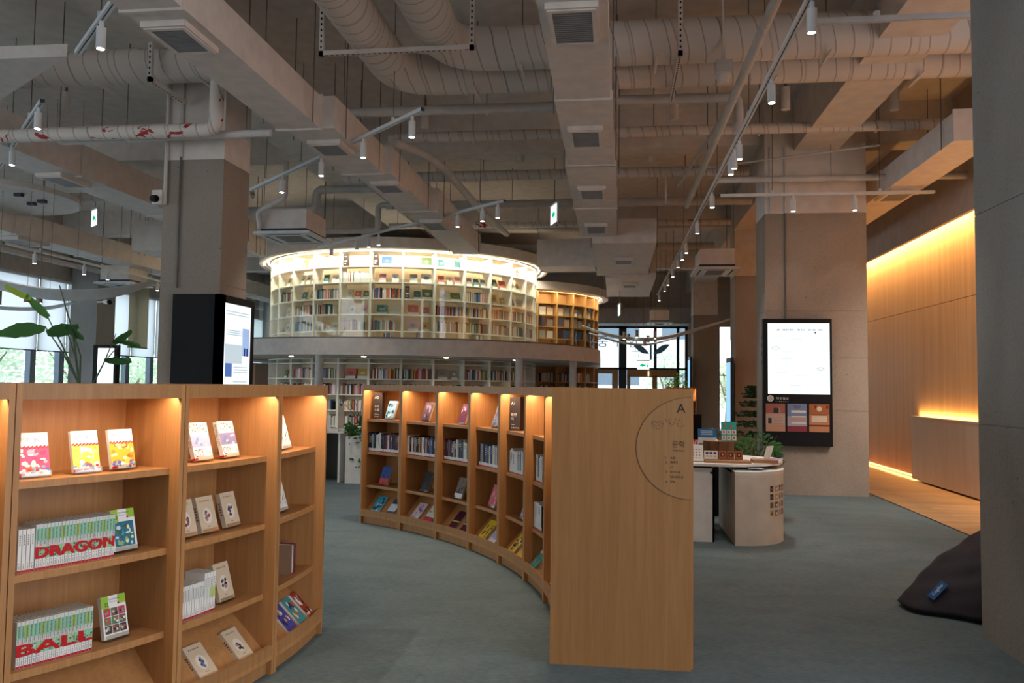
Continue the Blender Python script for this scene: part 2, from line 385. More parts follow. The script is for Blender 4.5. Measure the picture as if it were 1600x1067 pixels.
# ---------------------------------------------------------------- outside
struct('ground', MB().m(plain('paving_light', (.8, .8, .8), .9)).box(-40, LX - .32, -8, 40, -.2, -.12).box(-14, 12, BY + .3, 60, -.2, -.12))
b = thing('building', 'pale building with window bands across the street behind the entrance', 'building', (2, 48, -.12))
k = MB().m(plain('facade_pale', (.90, .92, .93), .8)).box(-10, 14, 48, 50, -.12, 12); k.build('facade', b)
for i in range(4):
    for j in range(6): MB().m(FRAMEM).box(-9 + j * 3.9, -6.4 + j * 3.9, 47.95, 48, 1.6 + i * 2.7, 2.6 + i * 2.7).build('window', b)
def tree(x, y, h, rr, lab, n=900, trunk=.1, lm=LEAFP):
    t = thing('street_tree', lab, 'tree', (x, y, -.12), 0, 'trees outside the glazing')
    MB().m(plain('bark_pale', (.3, .26, .22), .9)).tube([(x, y, -.12), (x + .05, y, h * .35), (x - .1, y + .1, h * .8)], [trunk, trunk * .7, trunk * .3], 8).tube([(x + .03, y, h * .3), (x + .7, y + .5, h * .7)], [trunk * .6, .02], 6).tube([(x + .03, y, h * .35), (x - .4, y - .9, h * .72)], [trunk * .6, .02], 6).build('trunk', t)
    c = MB().m(lm)
    for k in range(n):
        while True:
            p = Vector((random.uniform(-1, 1), random.uniform(-1, 1), random.uniform(-1, 1)))
            if p.length < 1: break
        p = Vector((p.x * rr, p.y * rr, p.z * h * .38)) + Vector((x, y, h * .64))
        d = Vector((random.gauss(0, 1), random.gauss(0, 1), random.gauss(0, .5))).normalized(); e = d.orthogonal().normalized(); s = .16
        c.add([p, p + d * s * .5 + e * s * .35, p + d * s, p + d * s * .5 - e * s * .35], [(0, 1, 2, 3)])
    c.build('crown', t, smooth=0)
for i, (x, y, h, rr) in enumerate(((-17.5, 20.0, 3.3, 1.5), (-17.2, 24.0, 3.4, 1.5), (-17.8, 27.6, 3.1, 1.5), (-19.5, 31, 3.2, 1.6), (-20.5, 23.3, 3.0, 1.5))):
    tree(x, y, h, rr, 'small light green street tree outside the left windows, %s from the near end' % ordn(i + 1), 1100)
tree(2.1, 34, 3.0, 1.0, 'small street tree seen through the glass entrance door', 500)
tree(4.3, 32.3, 2.6, .6, 'slim green tree outside the far right window', 500)

# ---------------------------------------------------------------- columns
def column(name, label, x0, x1, y0, y1, zw, mat=CONC, top=CZ, lines=(1.3, 2.6)):
    t = thing(name, label, 'column', ((x0 + x1) / 2, (y0 + y1) / 2, 0), 0, 'square concrete columns')
    b = MB().m(mat); zs = [0] + [z for z in lines if z < zw] + [zw]
    for a, c in zip(zs[:-1], zs[1:]): b.box(x0, x1, y0, y1, a, c - .006); b.box(x0 + .006, x1 - .006, y0 + .006, y1 - .006, c - .006, c)
    b.build('shaft', t, smooth=0)
    if zw < top - .05: MB().m(PAINT).box(x0 - .002, x1 + .002, y0 - .002, y1 + .002, zw, top).build('painted_top', t, smooth=0)
    return t
cl = column('concrete_column', 'concrete column with white top carrying the black display box, left foreground', -5.13, -4.41, 8.52, 9.16, 4.02)
MB().m(STEEL).cyl(-4.92, 8.50, 2.55, 4.05, .012, 8).build('conduit', cl)
MB().m(PIPEM).cyl(-4.92, 8.50, 4.05, 5.7, .02, 8).cyl(-5.09, 8.49, 3.5, 5.7, .022, 8).build('painted_conduit', cl)
cr = column('concrete_column', 'wide concrete column carrying the portrait notice screen', 2.14, 3.54, 11.95, 12.7, 4.03, lines=(1.2, 1.95, 2.62))
MB().m(STEEL).cyl(2.42, 11.93, 2.5, 4.03, .012, 8).build('conduit', cr)
MB().m(PIPEM).cyl(2.42, 11.93, 4.03, 5.0, .016, 8).cyl(2.21, 11.93, 4.03, 5.0, .016, 8).build('painted_conduit', cr)
s = MB().m(BLACK)
for z in (1.98, 2.1, 2.22, 1.85): s.box(2.125, 2.14, 12.1, 12.2, z, z + .06)
s.build('wall_switch', cr)
column('concrete_column', 'huge grey concrete column cut off by the right edge of the picture', 2.235, 3.64, 4.1, 5.35, 5.7, CONCG)
column('concrete_column', 'brown concrete column behind the wide one with the notice screen', 2.58, 3.3, 18.0, 18.7, 3.95)
column('concrete_column', 'farthest brown concrete column beside the glass entrance', 2.53, 3.32, 27.0, 27.7, 3.89)
column('concrete_column', 'pale grey concrete column between the left windows', -13.62, -12.9, 18.66, 19.4, 5.7, CONCG)
# amber LED light of the wall cove, the plinth and the desk
light('AREA', 'cove_led', (4.885, 13.5, 4.16), 330, (1, .55, .19), shape='RECTANGLE', size=.04, size_y=17, rot=(0, R(-12), 0))
light('AREA', 'plinth_led', (5.04, 13.5, .06), 110, (1, .50, .13), shape='RECTANGLE', size=.03, size_y=17, rot=(0, R(-20), 0))

# ================================================================ curved wooden bookcases
C0 = (-5.01, 4.42)
ZB = (1.115, .765, .405)                 # tops of the three boards
def pol(r, a): return (C0[0] + r * math.cos(R(a)), C0[1] + r * math.sin(R(a)))
def frame(r, a, z, sg, lift=0):          # local x right, y into the case, z up ; sg +1: fronts face away from the centre
    nx, ny = sg * math.cos(R(a)), sg * math.sin(R(a))
    x, y = pol(r, a); return x, y, math.atan2(nx, -ny)
def unit(label, a0, a1, rf, sg, grp, end=None):
    """one bookcase unit between two angles; rf is the radius of its front edge"""
    am = (a0 + a1) / 2; x, y = pol(rf - sg * .37, am)
    t = thing('curved_bookcase', label, 'bookcase', (x, y, 0), 0, grp)
    n = 8; q = lambda d: rf - sg * d
    def arc(b, d0, d1, A0, A1, z0, z1):
        r0, r1 = sorted((q(d0), q(d1))); return b.arc(C0, r0, r1, A0, A1, z0, z1, n)
    sw = math.degrees(.021 / rf)
    for s, A in ((0, a0 + .03), (1, a1 - .03 - sw)):
        arc(MB().m(OAK), 0, .74, A, A + sw, 0, 1.485).build('side_panel', t)
    i0, i1 = a0 + .03 + sw, a1 - .03 - sw
    arc(MB().m(OAKD), 0, .74, i0, i1, 1.462, 1.485).build('top_panel', t)
    arc(MB().m(OAKD), 0.0, .022, i0, i1, 1.425, 1.462).build('fascia', t)
    arc(MB().m(OAK), .355, .373, i0, i1, .06, 1.462).build('back_panel', t)
    arc(MB().m(OAK), .72, .735, i0, i1, .06, 1.462).build('rear_panel', t)
    arc(MB().m(OAKD), .03, .05, i0, i1, 0, .075).build('plinth', t)
    for z in ZB: arc(MB().m(OAK), .06, .355, i0, i1, z - .028, z).build('shelf_board', t)
    arc(MB().m(OAK), .0, .355, i0, i1, .075, .098).build('bottom_board', t)
    arc(MB().m(OAKD), .0, .018, i0, i1, .098, .15).build('front_lip', t)
    # the tilted display board at the bottom
    vs = []
    for k in range(n + 1):
        a = i0 + (i1 - i0) * k / n
        for d, z in ((.03, .10), (.30, .36), (.315, .35), (.05, .098)):
            p = pol(q(d), a); vs.append((p[0], p[1], z))
    fs = [(4 * k + i, 4 * k + (i + 1) % 4, 4 * k + 4 + (i + 1) % 4, 4 * k + 4 + i) for k in range(n) for i in range(4)] + [(0, 1, 2, 3), (4 * n + 3, 4 * n + 2, 4 * n + 1, 4 * n)]
    MB().m(OAK).add(vs, fs).build('display_slope', t)
    arc(MB().m(LED), .026, .034, i0 + .2, i1 - .2, 1.452, 1.46).build('led_strip', t)
    lx, ly = pol(q(.05), am); L = 2 * rf * math.sin(R((i1 - i0) / 2)) * .97
    light('AREA', 'led_light', (lx, ly, 1.45), 3.0, (1, .76, .52), t, shape='RECTANGLE', size=L, size_y=.012, rot=(R(-14) * 1, 0, frame(rf, am, 0, sg)[2]))
    return t
LA = [-43.4, -31.0, -18.45, -6.2, 5.8]
LN = ['nearest curved bookcase, only its lit side showing at the left edge', 'curved oak bookcase with rows of white and red comic volumes, left foreground', 'curved oak bookcase holding cream and white comics, second from left', 'far end unit of the left curved bookcase row, nearly edge on']
LU = [unit('oak ' + LN[i] if i == 0 else LN[i], LA[i], LA[i + 1], 3.285, 1, 'convex row of oak bookcases') for i in range(4)]
RA = [.55, 8.05, 15.6, 23.15, 30.75, 38.3, 45.75, 53.3, 60.95]
RN = ['nearest unit of the concave oak row, carrying the big end panel', 'oak unit of the concave row, second from the end panel', 'oak unit of the concave row with teal book at its foot', 'oak unit of the concave row with a brown sign near the end panel',
      'oak unit of the concave row holding a yellow book low down', 'oak unit of the concave row with two maroon books at its foot', 'oak unit of the concave row with pale pink book at its foot', 'farthest oak unit of the concave row, with brown sign and blue books']
RU = [unit(RN[i], RA[i], RA[i + 1], 4.69, -1, 'concave row of oak bookcases') for i in range(8)]
# end panel with the inset half disc and the lettering
ep = RU[0]
x0, x1, yp = -.345, .405, 4.44
MB().m(OAKD).box(x0, x1, yp, yp + .028, 0, 1.492).build('end_panel', ep)
def hd(u, v): return (x0 + (u - 862) / 217 * (x1 - x0), 1.492 - (v - 605) / 431.5 * 1.492)
cx, cz = hd(1079, 697); pts = []
for k in range(25):
    a = R(90 + 180 * k / 24); pts.append((min(x1, cx + .290 * math.cos(a)), yp - .0025, cz + .272 * math.sin(a)))
pn = [c for c in ep.children if c.name.startswith('end_panel')][0]
b = MB().m(wood('oak_sign_inset', (.41, .225, .10), (.35, .185, .078))).add(pts, [tuple(range(len(pts)))])
b.m(plain('groove', (.12, .06, .03), .8))
for k in range(24):
    p, q = Vector(pts[k]), Vector(pts[k + 1]); d = Vector((cx, 0, cz)); 
    o1 = Vector((p.x - cx, 0, p.z - cz)).normalized() * .003; o2 = Vector((q.x - cx, 0, q.z - cz)).normalized() * .003
    b.add([p, q, q + o2, p + o1], [(0, 1, 2, 3)])
sd = b.build('sign_inset', ep, smooth=0)
b = MB().m(INK); Y = yp - .004
def tx(s, u, v, h, hpx=None):
    X, Z = hd(u, v); b.text(s, X, Z, h / 431.5 * 1.492, Y)
tx('A', 1057, 642, 13.5)
tx('문학', 1050, 696, 10); tx('Literature', 1051, 702, 3)
for s, v in (('1', 714), ('2', 721), ('3', 736), ('4', 751)): tx(s, 1040, v, 3.6)
for s, v in (('소설', 714), ('에세이', 721), ('시', 728.5), ('추리소설', 736), ('청소년소설', 743.5), ('만화', 751)): tx(s, 1047, v, 4)
b.m(plain('faded_print', (.12, .09, .07), .6))
random.seed(3)
for (u, v, rr, n) in ((1026, 656, 2.5, 5), (1026, 658, 6, 9), (1027, 660, 9, 12), (1043, 653, 3, 5), (1050, 658, 3.5, 6), (1058, 652, 3.4, 6), (1063, 660, 5, 7)):
    for k in range(n):
        a = R(-200 + 250 * k / n); X, Z = hd(u + rr * math.cos(a), v - rr * math.sin(a) * .8); s = .0022
        b.face(X - s, X + s, Z - s * 1.4, Z + s * .6, Y)
b.build('sign_lettering', ep, smooth=0)

# ---------------------------------------------------------------- books
def book_mesh(t, h, d, cover, rnd=.0):
    """standing book: spine faces -y, origin at bottom centre of spine"""
    b = MB().m(cover); e = .0016
    b.box(-t / 2, -t / 2 + e, 0, d, 0, h).box(t / 2 - e, t / 2, 0, d, 0, h).box(-t / 2, t / 2, 0, e, 0, h)
    return b
def pages(t, h, d):
    e = .0016; return MB().m(PAPER).box(-t / 2 + e, t / 2 - e, e, d - .004, .003, h - .003)
def standing(name, label, cat, r, a, z, sg, t, h, d, cover, group, art=None, jit=0):
    x, y, rz = frame(r, a, z, sg)
    o = tag(book_mesh(t, h, d, cover).build(name), label, cat, group)
    o.location = (x, y, z + .0005); o.rotation_euler = (0, 0, rz + jit)
    pages(t, h, d).build('pages', o, local=True)
    if art: art(o, t, h)
    return o
def facing(name, label, r, a, z, sg, w, h, t, cover, group, art=None, tilt=18, stand=True, rz_off=0, cat='comic book', lift=.012):
    x, y, rz = frame(r, a, z, sg)
    e = .0016; tl = R(tilt)
    b = MB().m(cover).box(-w / 2, w / 2, 0, e, 0, h).box(-w / 2, w / 2, t - e, t, 0, h).box(-w / 2, -w / 2 + e, 0, t, 0, h)
    o = tag(b.build(name), label, cat, group)
    lf = lift if stand else .001
    o.location = (x, y, z + lf); o.rotation_euler = (-tl, 0, rz + rz_off)
    MB().m(PAPER).box(-w / 2 + e, w / 2 - .003, e, t - e, .003, h - .003).build('pages', o, local=True)
    if art:
        b = MB(); art(b, w, h, t); b.build('cover_print', o, local=True, smooth=0)
    if stand:
        s = thing('book_stand', 'clear acrylic stand holding the ' + label[:1].lower() + ' '.join(label.split()[:9])[1:], 'book stand', (x, y, z), 0, 'clear acrylic book stands')
        s.rotation_euler = (0, 0, rz + rz_off)
        ct, st = math.cos(tl), math.sin(tl); d = t + .002
        k = MB(Matrix.Translation((0, 0, lf)) @ Matrix.Rotation(-tl, 4, 'X')).m(ACRYL)
        k.box(-w / 2 + .004, w / 2 + .004, d, d + .003, -.003, h * .72).box(-w / 2 + .004, w / 2 + .004, -.004, d + .003, -.005, -.002).box(-w / 2 + .004, w / 2 + .004, -.006, -.003, -.005, .016)
        k.build('cradle', s, local=True, smooth=0)
        MB().m(ACRYL).box(-w / 2 + .004, w / 2 + .004, .0, .09, .0003, .0033).build('foot', s, local=True, smooth=0)
    return o
RED = col(178, 20, 38); WHT = col(226, 226, 224); WHT2 = col(236, 234, 230); GRN = col(150, 205, 175); LIM = col(150, 190, 60)
# --- spines of the long green and red set: pictures replaced by plain colour patches, lettering across the row kept
def setart(word, n, k, t, phase):
    W_ = n * t
    def f(o, t_, h):
        b = MB(); y = -.0006; x0, x1 = -t / 2 + .0006, t / 2 - .0006; rr = random.Random(k * 7 + phase)
        b.m(col(200, 205, 205)).face(x0, x1, h * .93, h * .995, y)
        b.m(GRN if (k + phase) % 4 else col(165, 190, 90)).face(x0, x1, h * .63, h * .92, y)
        b.m(col(70, 90, 80))
        for j in range(9): b.face(x0 + t * .3, x1 - t * .16, h * (.66 + j * .028), h * (.66 + j * .028 + .017), y - .0003)
        b.m(col(40, 50, 60)); 
        for j in range(4): b.face(x0 + t * .2, x1 - t * .3, h * (.555 + j * .022), h * (.555 + j * .022 + .012), y - .0003)
        b.m(col(215, 60, 80)).face(x0 + t * .28, x1 - t * .28, h * .522, h * .54, y)
        b.m(col(140, 200, 160)).face(x0, x1, h * .25, h * .51, y)
        for j in range(4):
            b.m(rr.choice([col(150, 60, 60), col(90, 120, 100), col(60, 60, 90), col(220, 190, 90), col(190, 215, 200)]))
            zz = h * rr.uniform(.26, .46); xx = rr.uniform(x0, x1 - t * .4); b.face(xx, min(x1, xx + t * .5), zz, zz + h * .04, y - .0002)
        b.m(col(190, 24, 34)).text(word, -(k + .5) * t + 0.0, h * .265, h * .235, y - .0006, w=W_, clip=None) if False else None
        b.m(col(60, 60, 70)).oval(0, h * .2, t * .13, t * .13, y, 8)
        for j in range(3): b.face(-t * .14, t * .14, h * (.085 + j * .028), h * (.085 + j * .028 + .014), y)
        b.m(RED).face(x0, x1, 0.0008, h * .055, y - .0002)
        o2 = b.build('spine_print', o, local=True, smooth=0)
        vs, fs, tw = text_geo(word)
        c = MB().m(col(190, 24, 34)); lo = k * t; [c.text(word, dx, h * .265 + dz, h * .235, y - .0008 - dd, w=W_, clip=(lo, lo + t)) for dx, dz, dd in ((0, 0, 0), (.005, .0, .0001), (-.004, .002, .0002), (.002, -.003, .0003))]
        if c.v: c.build('title_letter', o, local=True, smooth=0)
    return f
def plainart(line, low=True, tint=None, marks=5, mcol=None):
    def f(o, t, h):
        b = MB(); y = -.0006; x0, x1 = -t / 2 + .0006, t / 2 - .0006
        if tint: b.m(tint).face(x0, x1, h * .35, h * .62, y)
        b.m(mcol or col(120, 110, 105))
        for j in range(marks): b.face(-t * .16, t * .16, h * (.84 - j * .05), h * (.84 - j * .05 + .028), y - .0002)
        b.m(col(70, 70, 75)).oval(0, h * .2, t * .12, t * .12, y, 8)
        for j in range(3): b.face(-t * .15, t * .15, h * (.085 + j * .028), h * (.085 + j * .028 + .014), y)
        if low: b.m(RED).face(x0, x1, .0008, h * .055, y - .0002)
        b.build('spine_print', o, local=True, smooth=0)
    return f
BH = .174
# upper row of the second unit from the left
sp = (28.83 - 23.13) / 24
for k in range(4):
    standing('comic_book', 'slim white comic, %s from left, beside the upper long row' % ordn(k + 1), 'comic book', 3.19, -29.72 + k * .27, ZB[1], 1, .0142, .162, .115, WHT, 'slim white comics on the middle shelf', plainart(1))
n1 = 23
for k in range(n1):
    standing('comic_book', 'green and red comic volume, %s from left, upper long row' % ordn(k + 1), 'comic book', 3.19, -28.60 + k * .249, ZB[1], 1, .0134, BH, .115, WHT, 'long upper row of green and red comics', setart('DRAGON', n1, k, .0134, 1))
n2 = 20
for k in range(n2):
    standing('comic_book', 'green and red comic volume, %s from left, lower long row' % ordn(k + 1), 'comic book', 3.19, -29.55 + k * .262, ZB[2], 1, .0141, BH, .115, WHT, 'long lower row of green and red comics', setart('BALL', n2, k, .0141, 2))
# face-out covers
def candy(c2, hair, extra):
    def f(b, w, h, t):
        y = -.0006
        b.m(WHT2).face(-w / 2, w / 2, 0, h, y)
        b.m(col(200, 60, 70)).text('캔디', -w * .40, h * .80, h * .09, y - .0006); b.m(col(70, 80, 170)).text('캔디', -w * .0, h * .77, h * .10, y - .0006)
        rr = random.Random(int(c2)); b.m(hair).face(-w / 2, w / 2, h * .12, h * .66, y - .0002)
        for k in range(26):
            b.m(rr.choice(extra)).oval(rr.uniform(-.42, .42) * w, rr.uniform(.12, .62) * h, w * rr.uniform(.05, .14), h * rr.uniform(.02, .07), y - .0003 - k * 1e-5, 8)
        b.m(col(206, 60, 70))
        for k in range(22): b.oval(-w * .47 + w * .94 * k / 21, h * (.66 + .02 * math.sin(k * 2.1)), w * .035, h * .022, y - .0007, 7)
        for k in range(24):
            b.m(rr.choice([col(225, 110, 50), col(90, 110, 190), col(245, 240, 235), col(190, 50, 70), col(120, 170, 200)])).oval(rr.uniform(-.45, .45) * w, rr.uniform(.03, .2) * h, w * .07, h * .03, y - .0008 - k * 1e-5, 7)
        if c2 == '2': b.m(INK).text('2', w * .33, h * .53, h * .07, y - .0015)
        b.m(RED).face(-w / 2, -w / 2 + w * .16, 0, h * .06, y - .0013)
        b.m(WHT).face(0, 0, 0, 0, y)
    return f
K = [('1', col(230, 90, 130), [col(240, 170, 190), col(225, 80, 110), col(245, 225, 220), col(250, 235, 230)], -28.7, 'white and pink comic cover with flower band, leftmost on the top shelf'),
     ('2', col(240, 220, 90), [col(245, 230, 130), col(235, 200, 70), col(248, 240, 210), col(250, 248, 240)], -25.0, 'white and pale yellow comic cover numbered two, middle of the top shelf'),
     ('3', col(240, 180, 60), [col(250, 200, 90), col(230, 150, 50), col(245, 225, 170), col(220, 100, 50)], -22.05, 'white and orange comic cover, rightmost on the top shelf of the same case')]
for c2, hair, ex, a, lab in K: facing('comic_book', lab, 3.16, a, ZB[0], 1, .112, .168, .017, WHT2, 'comics standing face out', candy(c2, hair, ex), 14)
def fullcol(scene):
    def f(b, w, h, t):
        y = -.0006; b.m(WHT2).face(-w / 2, w / 2, 0, h, y)
        b.m(LIM).face(-w / 2, -w * .2, h * .72, h, y - .0002).face(w * .18, w / 2, h * .78, h, y - .0002).oval(-w * .3, h * .74, w * .12, h * .07, y - .0003)
        b.m(INK).text('DRAGON BALL', -w * .18, h * .9, h * .032, y - .0006).text('FULL COLOR', -w * .16, h * .84, h * .024, y - .0006).text('D', -w * .35, h * .76, h * .09, y - .0009)
        b.m(RED).oval(w * .2, h * .8, w * .05, h * .03, y - .0006, 5)
        rr = random.Random(len(scene))
        if scene == 'sea':
            b.m(col(40, 110, 140)).face(-w * .42, w * .42, h * .1, h * .70, y - .0002)
            for k in range(30):
                b.m(rr.choice([col(90, 160, 180), col(60, 120, 90), col(150, 170, 110), col(230, 220, 160), col(60, 90, 80), col(200, 210, 210)])).oval(rr.uniform(-.33, .33) * w, rr.uniform(.15, .62) * h, w * rr.uniform(.03, .1), h * rr.uniform(.02, .06), y - .0003 - k * 1e-5, 8)
        else:
            for i in range(3):
                for j in range(3):
                    b.m(rr.choice([col(90, 120, 90), col(190, 60, 90), col(110, 90, 80), col(150, 170, 190), col(70, 60, 60)])).face(-w * .44 + i * w * .3, -w * .44 + i * w * .3 + w * .28, h * (.12 + j * .2), h * (.12 + j * .2 + .19), y - .0003)
                    for k in range(5): b.m(rr.choice([col(220, 180, 150), col(200, 70, 60), col(50, 45, 50), col(120, 160, 130), col(225, 225, 225)])).oval(-w * .44 + i * w * .3 + rr.uniform(.05, .23) * w, h * (.12 + j * .2 + rr.uniform(.04, .15)), w * .05, h * .03, y - .0005 - k * 1e-5, 7)
        b.m(WHT).face(-w / 2, w / 2, 0, h * .08, y - .0006)
    return f
facing('comic_book', 'comic with lime green corners and a blue sea picture, beside the upper long row', 3.16, -21.6, ZB[1], 1, .112, BH, .022, WHT, 'comics standing face out', fullcol('sea'), 14)
facing('comic_book', 'comic with lime green corners and nine small pictures, beside the lower long row', 3.16, -22.1, ZB[2], 1, .112, BH, .022, WHT, 'comics standing face out', fullcol('grid9'), 14)
def normal(tintA, tintB):
    def f(b, w, h, t):
        y = -.0006; b.m(WHT2).face(-w / 2, w / 2, 0, h, y)
        b.m(col(110, 95, 95)).text('NORMAL', -w * .46, h * .74, h * .22, y - .0004, w=w * .9); b.text('CITY', -w * .46, h * .08, h * .2, y - .0004, w=w * .5)
        b.m(INK).text('0', w * .33, h * .12, h * .08, y - .0006)
        b.m(tintA).face(-w / 2, w / 2, h * .34, h * .67, y - .0002)
        rr = random.Random(4)
        for k in range(14): b.m(rr.choice([tintB, tintA, col(215, 190, 200)])).oval(rr.uniform(-.4, .4) * w, h * rr.uniform(.38, .63), w * .09, h * .035, y - .0004 - k * 1e-5, 8)
        b.m(RED).face(-w / 2, -w * .34, 0, h * .05, y - .0006)
        b.M = Matrix.Translation((-w / 2 - .0006, 0, 0)) @ Matrix.Rotation(R(-90), 4, 'Z')
        b.m(INK)
        b.M = b.M @ Matrix.Translation((-t * .82, 0, 0)) @ Matrix.Rotation(R(90), 4, 'Y')
        b.text('NORMAL CITY', -h * .93, 0.0, t * .55, 0, w=h * .6)
        b.M = Matrix.Translation((-w / 2 - .0004, 0, 0)) @ Matrix.Rotation(R(-90), 4, 'Z')
        b.m(RED).face(-t, 0, 0, h * .055, 0)
        b.M = None
    return f
facing('comic_book', 'white comic cover with lettering and a lilac and blue band, left of a matching pair', 3.15, -13.75, ZB[0], 1, .122, .182, .024, WHT2, 'comics standing face out', normal(col(190, 175, 205), col(120, 150, 200)), 17)
facing('comic_book', 'white comic cover with lettering and a violet band, right of a matching pair', 3.15, -10.1, ZB[0], 1, .122, .182, .024, WHT2, 'comics standing face out', normal(col(140, 130, 170), col(110, 130, 175)), 17)
CRM = col(214, 196, 172)
def cream(acc):
    def f(b, w, h, t):
        y = -.0006; b.m(col(206, 186, 160)).face(-w / 2, w / 2, 0, h, y)
        b.m(col(225, 212, 195)).oval(0, h * .45, w * .26, h * .22, y - .0002, 20)
        rr = random.Random(acc[0])
        for k in range(9): b.m(rr.choice([col(*acc), col(70, 70, 90), col(160, 130, 130)])).oval(rr.uniform(-.12, .12) * w, h * rr.uniform(.3, .56), w * .07, h * .05, y - .0004 - k * 1e-5, 7)
        b.m(col(150, 110, 95))
        for k in range(6): b.face(-w * .3 + k * w * .1, -w * .3 + k * w * .1 + w * .06, h * .85, h * .89, y - .0004)
        b.m(col(120, 95, 85)).face(-w * .1, w * .1, h * .14, h * .155, y - .0004)
        b.face(-w * .45, w * .3, h * .05, h * .056, y - .0004)
        b.M = Matrix.Translation((-w / 2 - .0005, 0, 0)) @ Matrix.Rotation(R(-90), 4, 'Z')
        for k in range(5): b.face(-t * .7, -t * .3, h * (.35 + k * .08), h * (.35 + k * .08 + .05), 0)
        b.M = None
    return f
for a, acc, lab, z in ((-15.3, (150, 90, 90), 'cream comic cover half hidden by the bookcase side, middle shelf', 1), (-12.7, (170, 70, 80), 'cream comic cover with rosy figure print, left of the clear pair on middle shelf', 1), (-9.55, (80, 80, 110), 'cream comic cover with grey oval print, right end of middle shelf', 1)):
    facing('comic_book', lab, 3.15, a, ZB[1], 1, .115, .172, .026, CRM, 'cream comics standing face out', cream(acc), 17)
facing('comic_book', 'cream comic cover with black figure print beside the white volumes', 3.15, -10.1, ZB[2], 1, .115, .185, .022, CRM, 'cream comics standing face out', cream((30, 30, 34)), 17)
for k in range(9):
    standing('comic_book', 'short white comic volume, %s of the nine on the third shelf' % ordn(k + 1), 'comic book', 3.18, -16.25 + k * .278, ZB[2], 1, .0148, .152, .11, WHT2, 'short white comics on the third shelf', plainart(1, marks=7, mcol=col(60, 60, 60)))
for k in range(4):
    standing('comic_book', 'taller white comic volume, %s of four leaning at the end of the short ones' % ordn(k + 1), 'comic book', 3.18, -13.70 + k * .34, ZB[2], 1, .018, .186, .12, WHT2, 'tall white comics on the third shelf', plainart(1, tint=col(190, 205, 120) if k > 1 else col(215, 220, 215)))
def slope(label, r, a, sg, w, h, t, cover, art, grp, cat='comic book'):
    x, y, rz = frame(r, a, 0, sg)
    return facing('comic_book' if cat == 'comic book' else 'book', label, r + sg * (.72 * t - .012), a, .112 + .72 * t, sg, w, h, t, cover, grp, art, tilt=44, stand=False, cat=cat)
slope('cream comic lying on the tilted bottom board, left of two', 3.235, -14.1, 1, .115, .172, .026, CRM, cream((90, 110, 160)), 'comics on the tilted bottom board')
slope('cream comic lying on the tilted bottom board, right of two', 3.235, -9.3, 1, .115, .172, .026, CRM, cream((60, 50, 60)), 'comics on the tilted bottom board')
def blobs(base, cols, seed, title=None, tc=None, band=None):
    def f(b, w, h, t):
        y = -.0006; b.m(base).face(-w / 2, w / 2, 0, h, y); rr = random.Random(seed)
        for k in range(14): b.m(rr.choice(cols)).oval(rr.uniform(-.36, .36) * w, rr.uniform(.1, .85) * h, w * rr.uniform(.06, .14), h * rr.uniform(.04, .12), y - .0003 - k * 1e-5, 8)
        if band: b.m(band[0]).face(-w / 2, w / 2, h * band[1], h * band[2], y - .0006)
        if title: b.m(tc or INK).text(title, -w * .38, h * .82, h * .08, y - .001, w=w * .7)
    return f
slope('colourful comic with violet and blue cover on the bottom board, nearest of three', 3.235, -.6, 1, .115, .172, .02, WHT, blobs(col(60, 70, 150), [col(230, 230, 235), col(120, 60, 140), col(40, 40, 70), col(200, 160, 90)], 1), 'comics on the tilted bottom board')
slope('colourful comic with yellow and teal cover on the bottom board, middle of three', 3.235, 2.1, 1, .115, .172, .02, WHT, blobs(col(60, 140, 150), [col(230, 190, 70), col(200, 80, 60), col(235, 230, 220), col(40, 60, 90)], 2), 'comics on the tilted bottom board')
slope('colourful comic with red and black cover on the bottom board, farthest of three', 3.235, 4.7, 1, .105, .172, .02, WHT, blobs(col(150, 60, 50), [col(230, 190, 90), col(40, 30, 35), col(225, 220, 215)], 3), 'comics on the tilted bottom board')
def drawn(b, w, h, t):
    y = -.0006; b.m(WHT2).face(-w / 2, w / 2, 0, h, y); b.m(INK); rr = random.Random(5)
    for k in range(10):
        x = rr.uniform(-.4, .3) * w; z = rr.uniform(.1, .4) * h; b.add([(x, y - .0004, z), (x + w * .25, y - .0004, z + h * .1), (x + w * .24, y - .0004, z + h * .13)], [(0, 1, 2)])
facing('comic_book', 'white comic with black ink drawing, top shelf of the end unit', 3.15, .35, ZB[0], 1, .13, .19, .02, WHT2, 'comics standing face out', drawn, 17)
facing('comic_book', 'white comic with black ink drawing, second shelf of the end unit', 3.15, .0, ZB[1], 1, .12, .18, .02, WHT2, 'comics standing face out', drawn, 17)
for k, (cc, dn) in enumerate(((col(150, 122, 100), 'taupe'), (WHT, 'white'), (col(150, 70, 60), 'brick red'), (col(60, 60, 80), 'slate'))):
    standing('comic_book', '%s comic volume standing on the third shelf of the left end unit' % dn, 'comic book', 3.18, .9 + k * .33, ZB[2], 1, .017, .165, .11, cc, 'mixed comics on the end unit', plainart(1))
facing('comic_book', 'brown comic leaning beside the few volumes of the left end unit', 3.15, 3.0, ZB[2], 1, .1, .165, .018, col(120, 80, 60), 'comics standing face out', blobs(col(130, 90, 70), [col(210, 190, 170), col(60, 40, 40)], 9), 20)

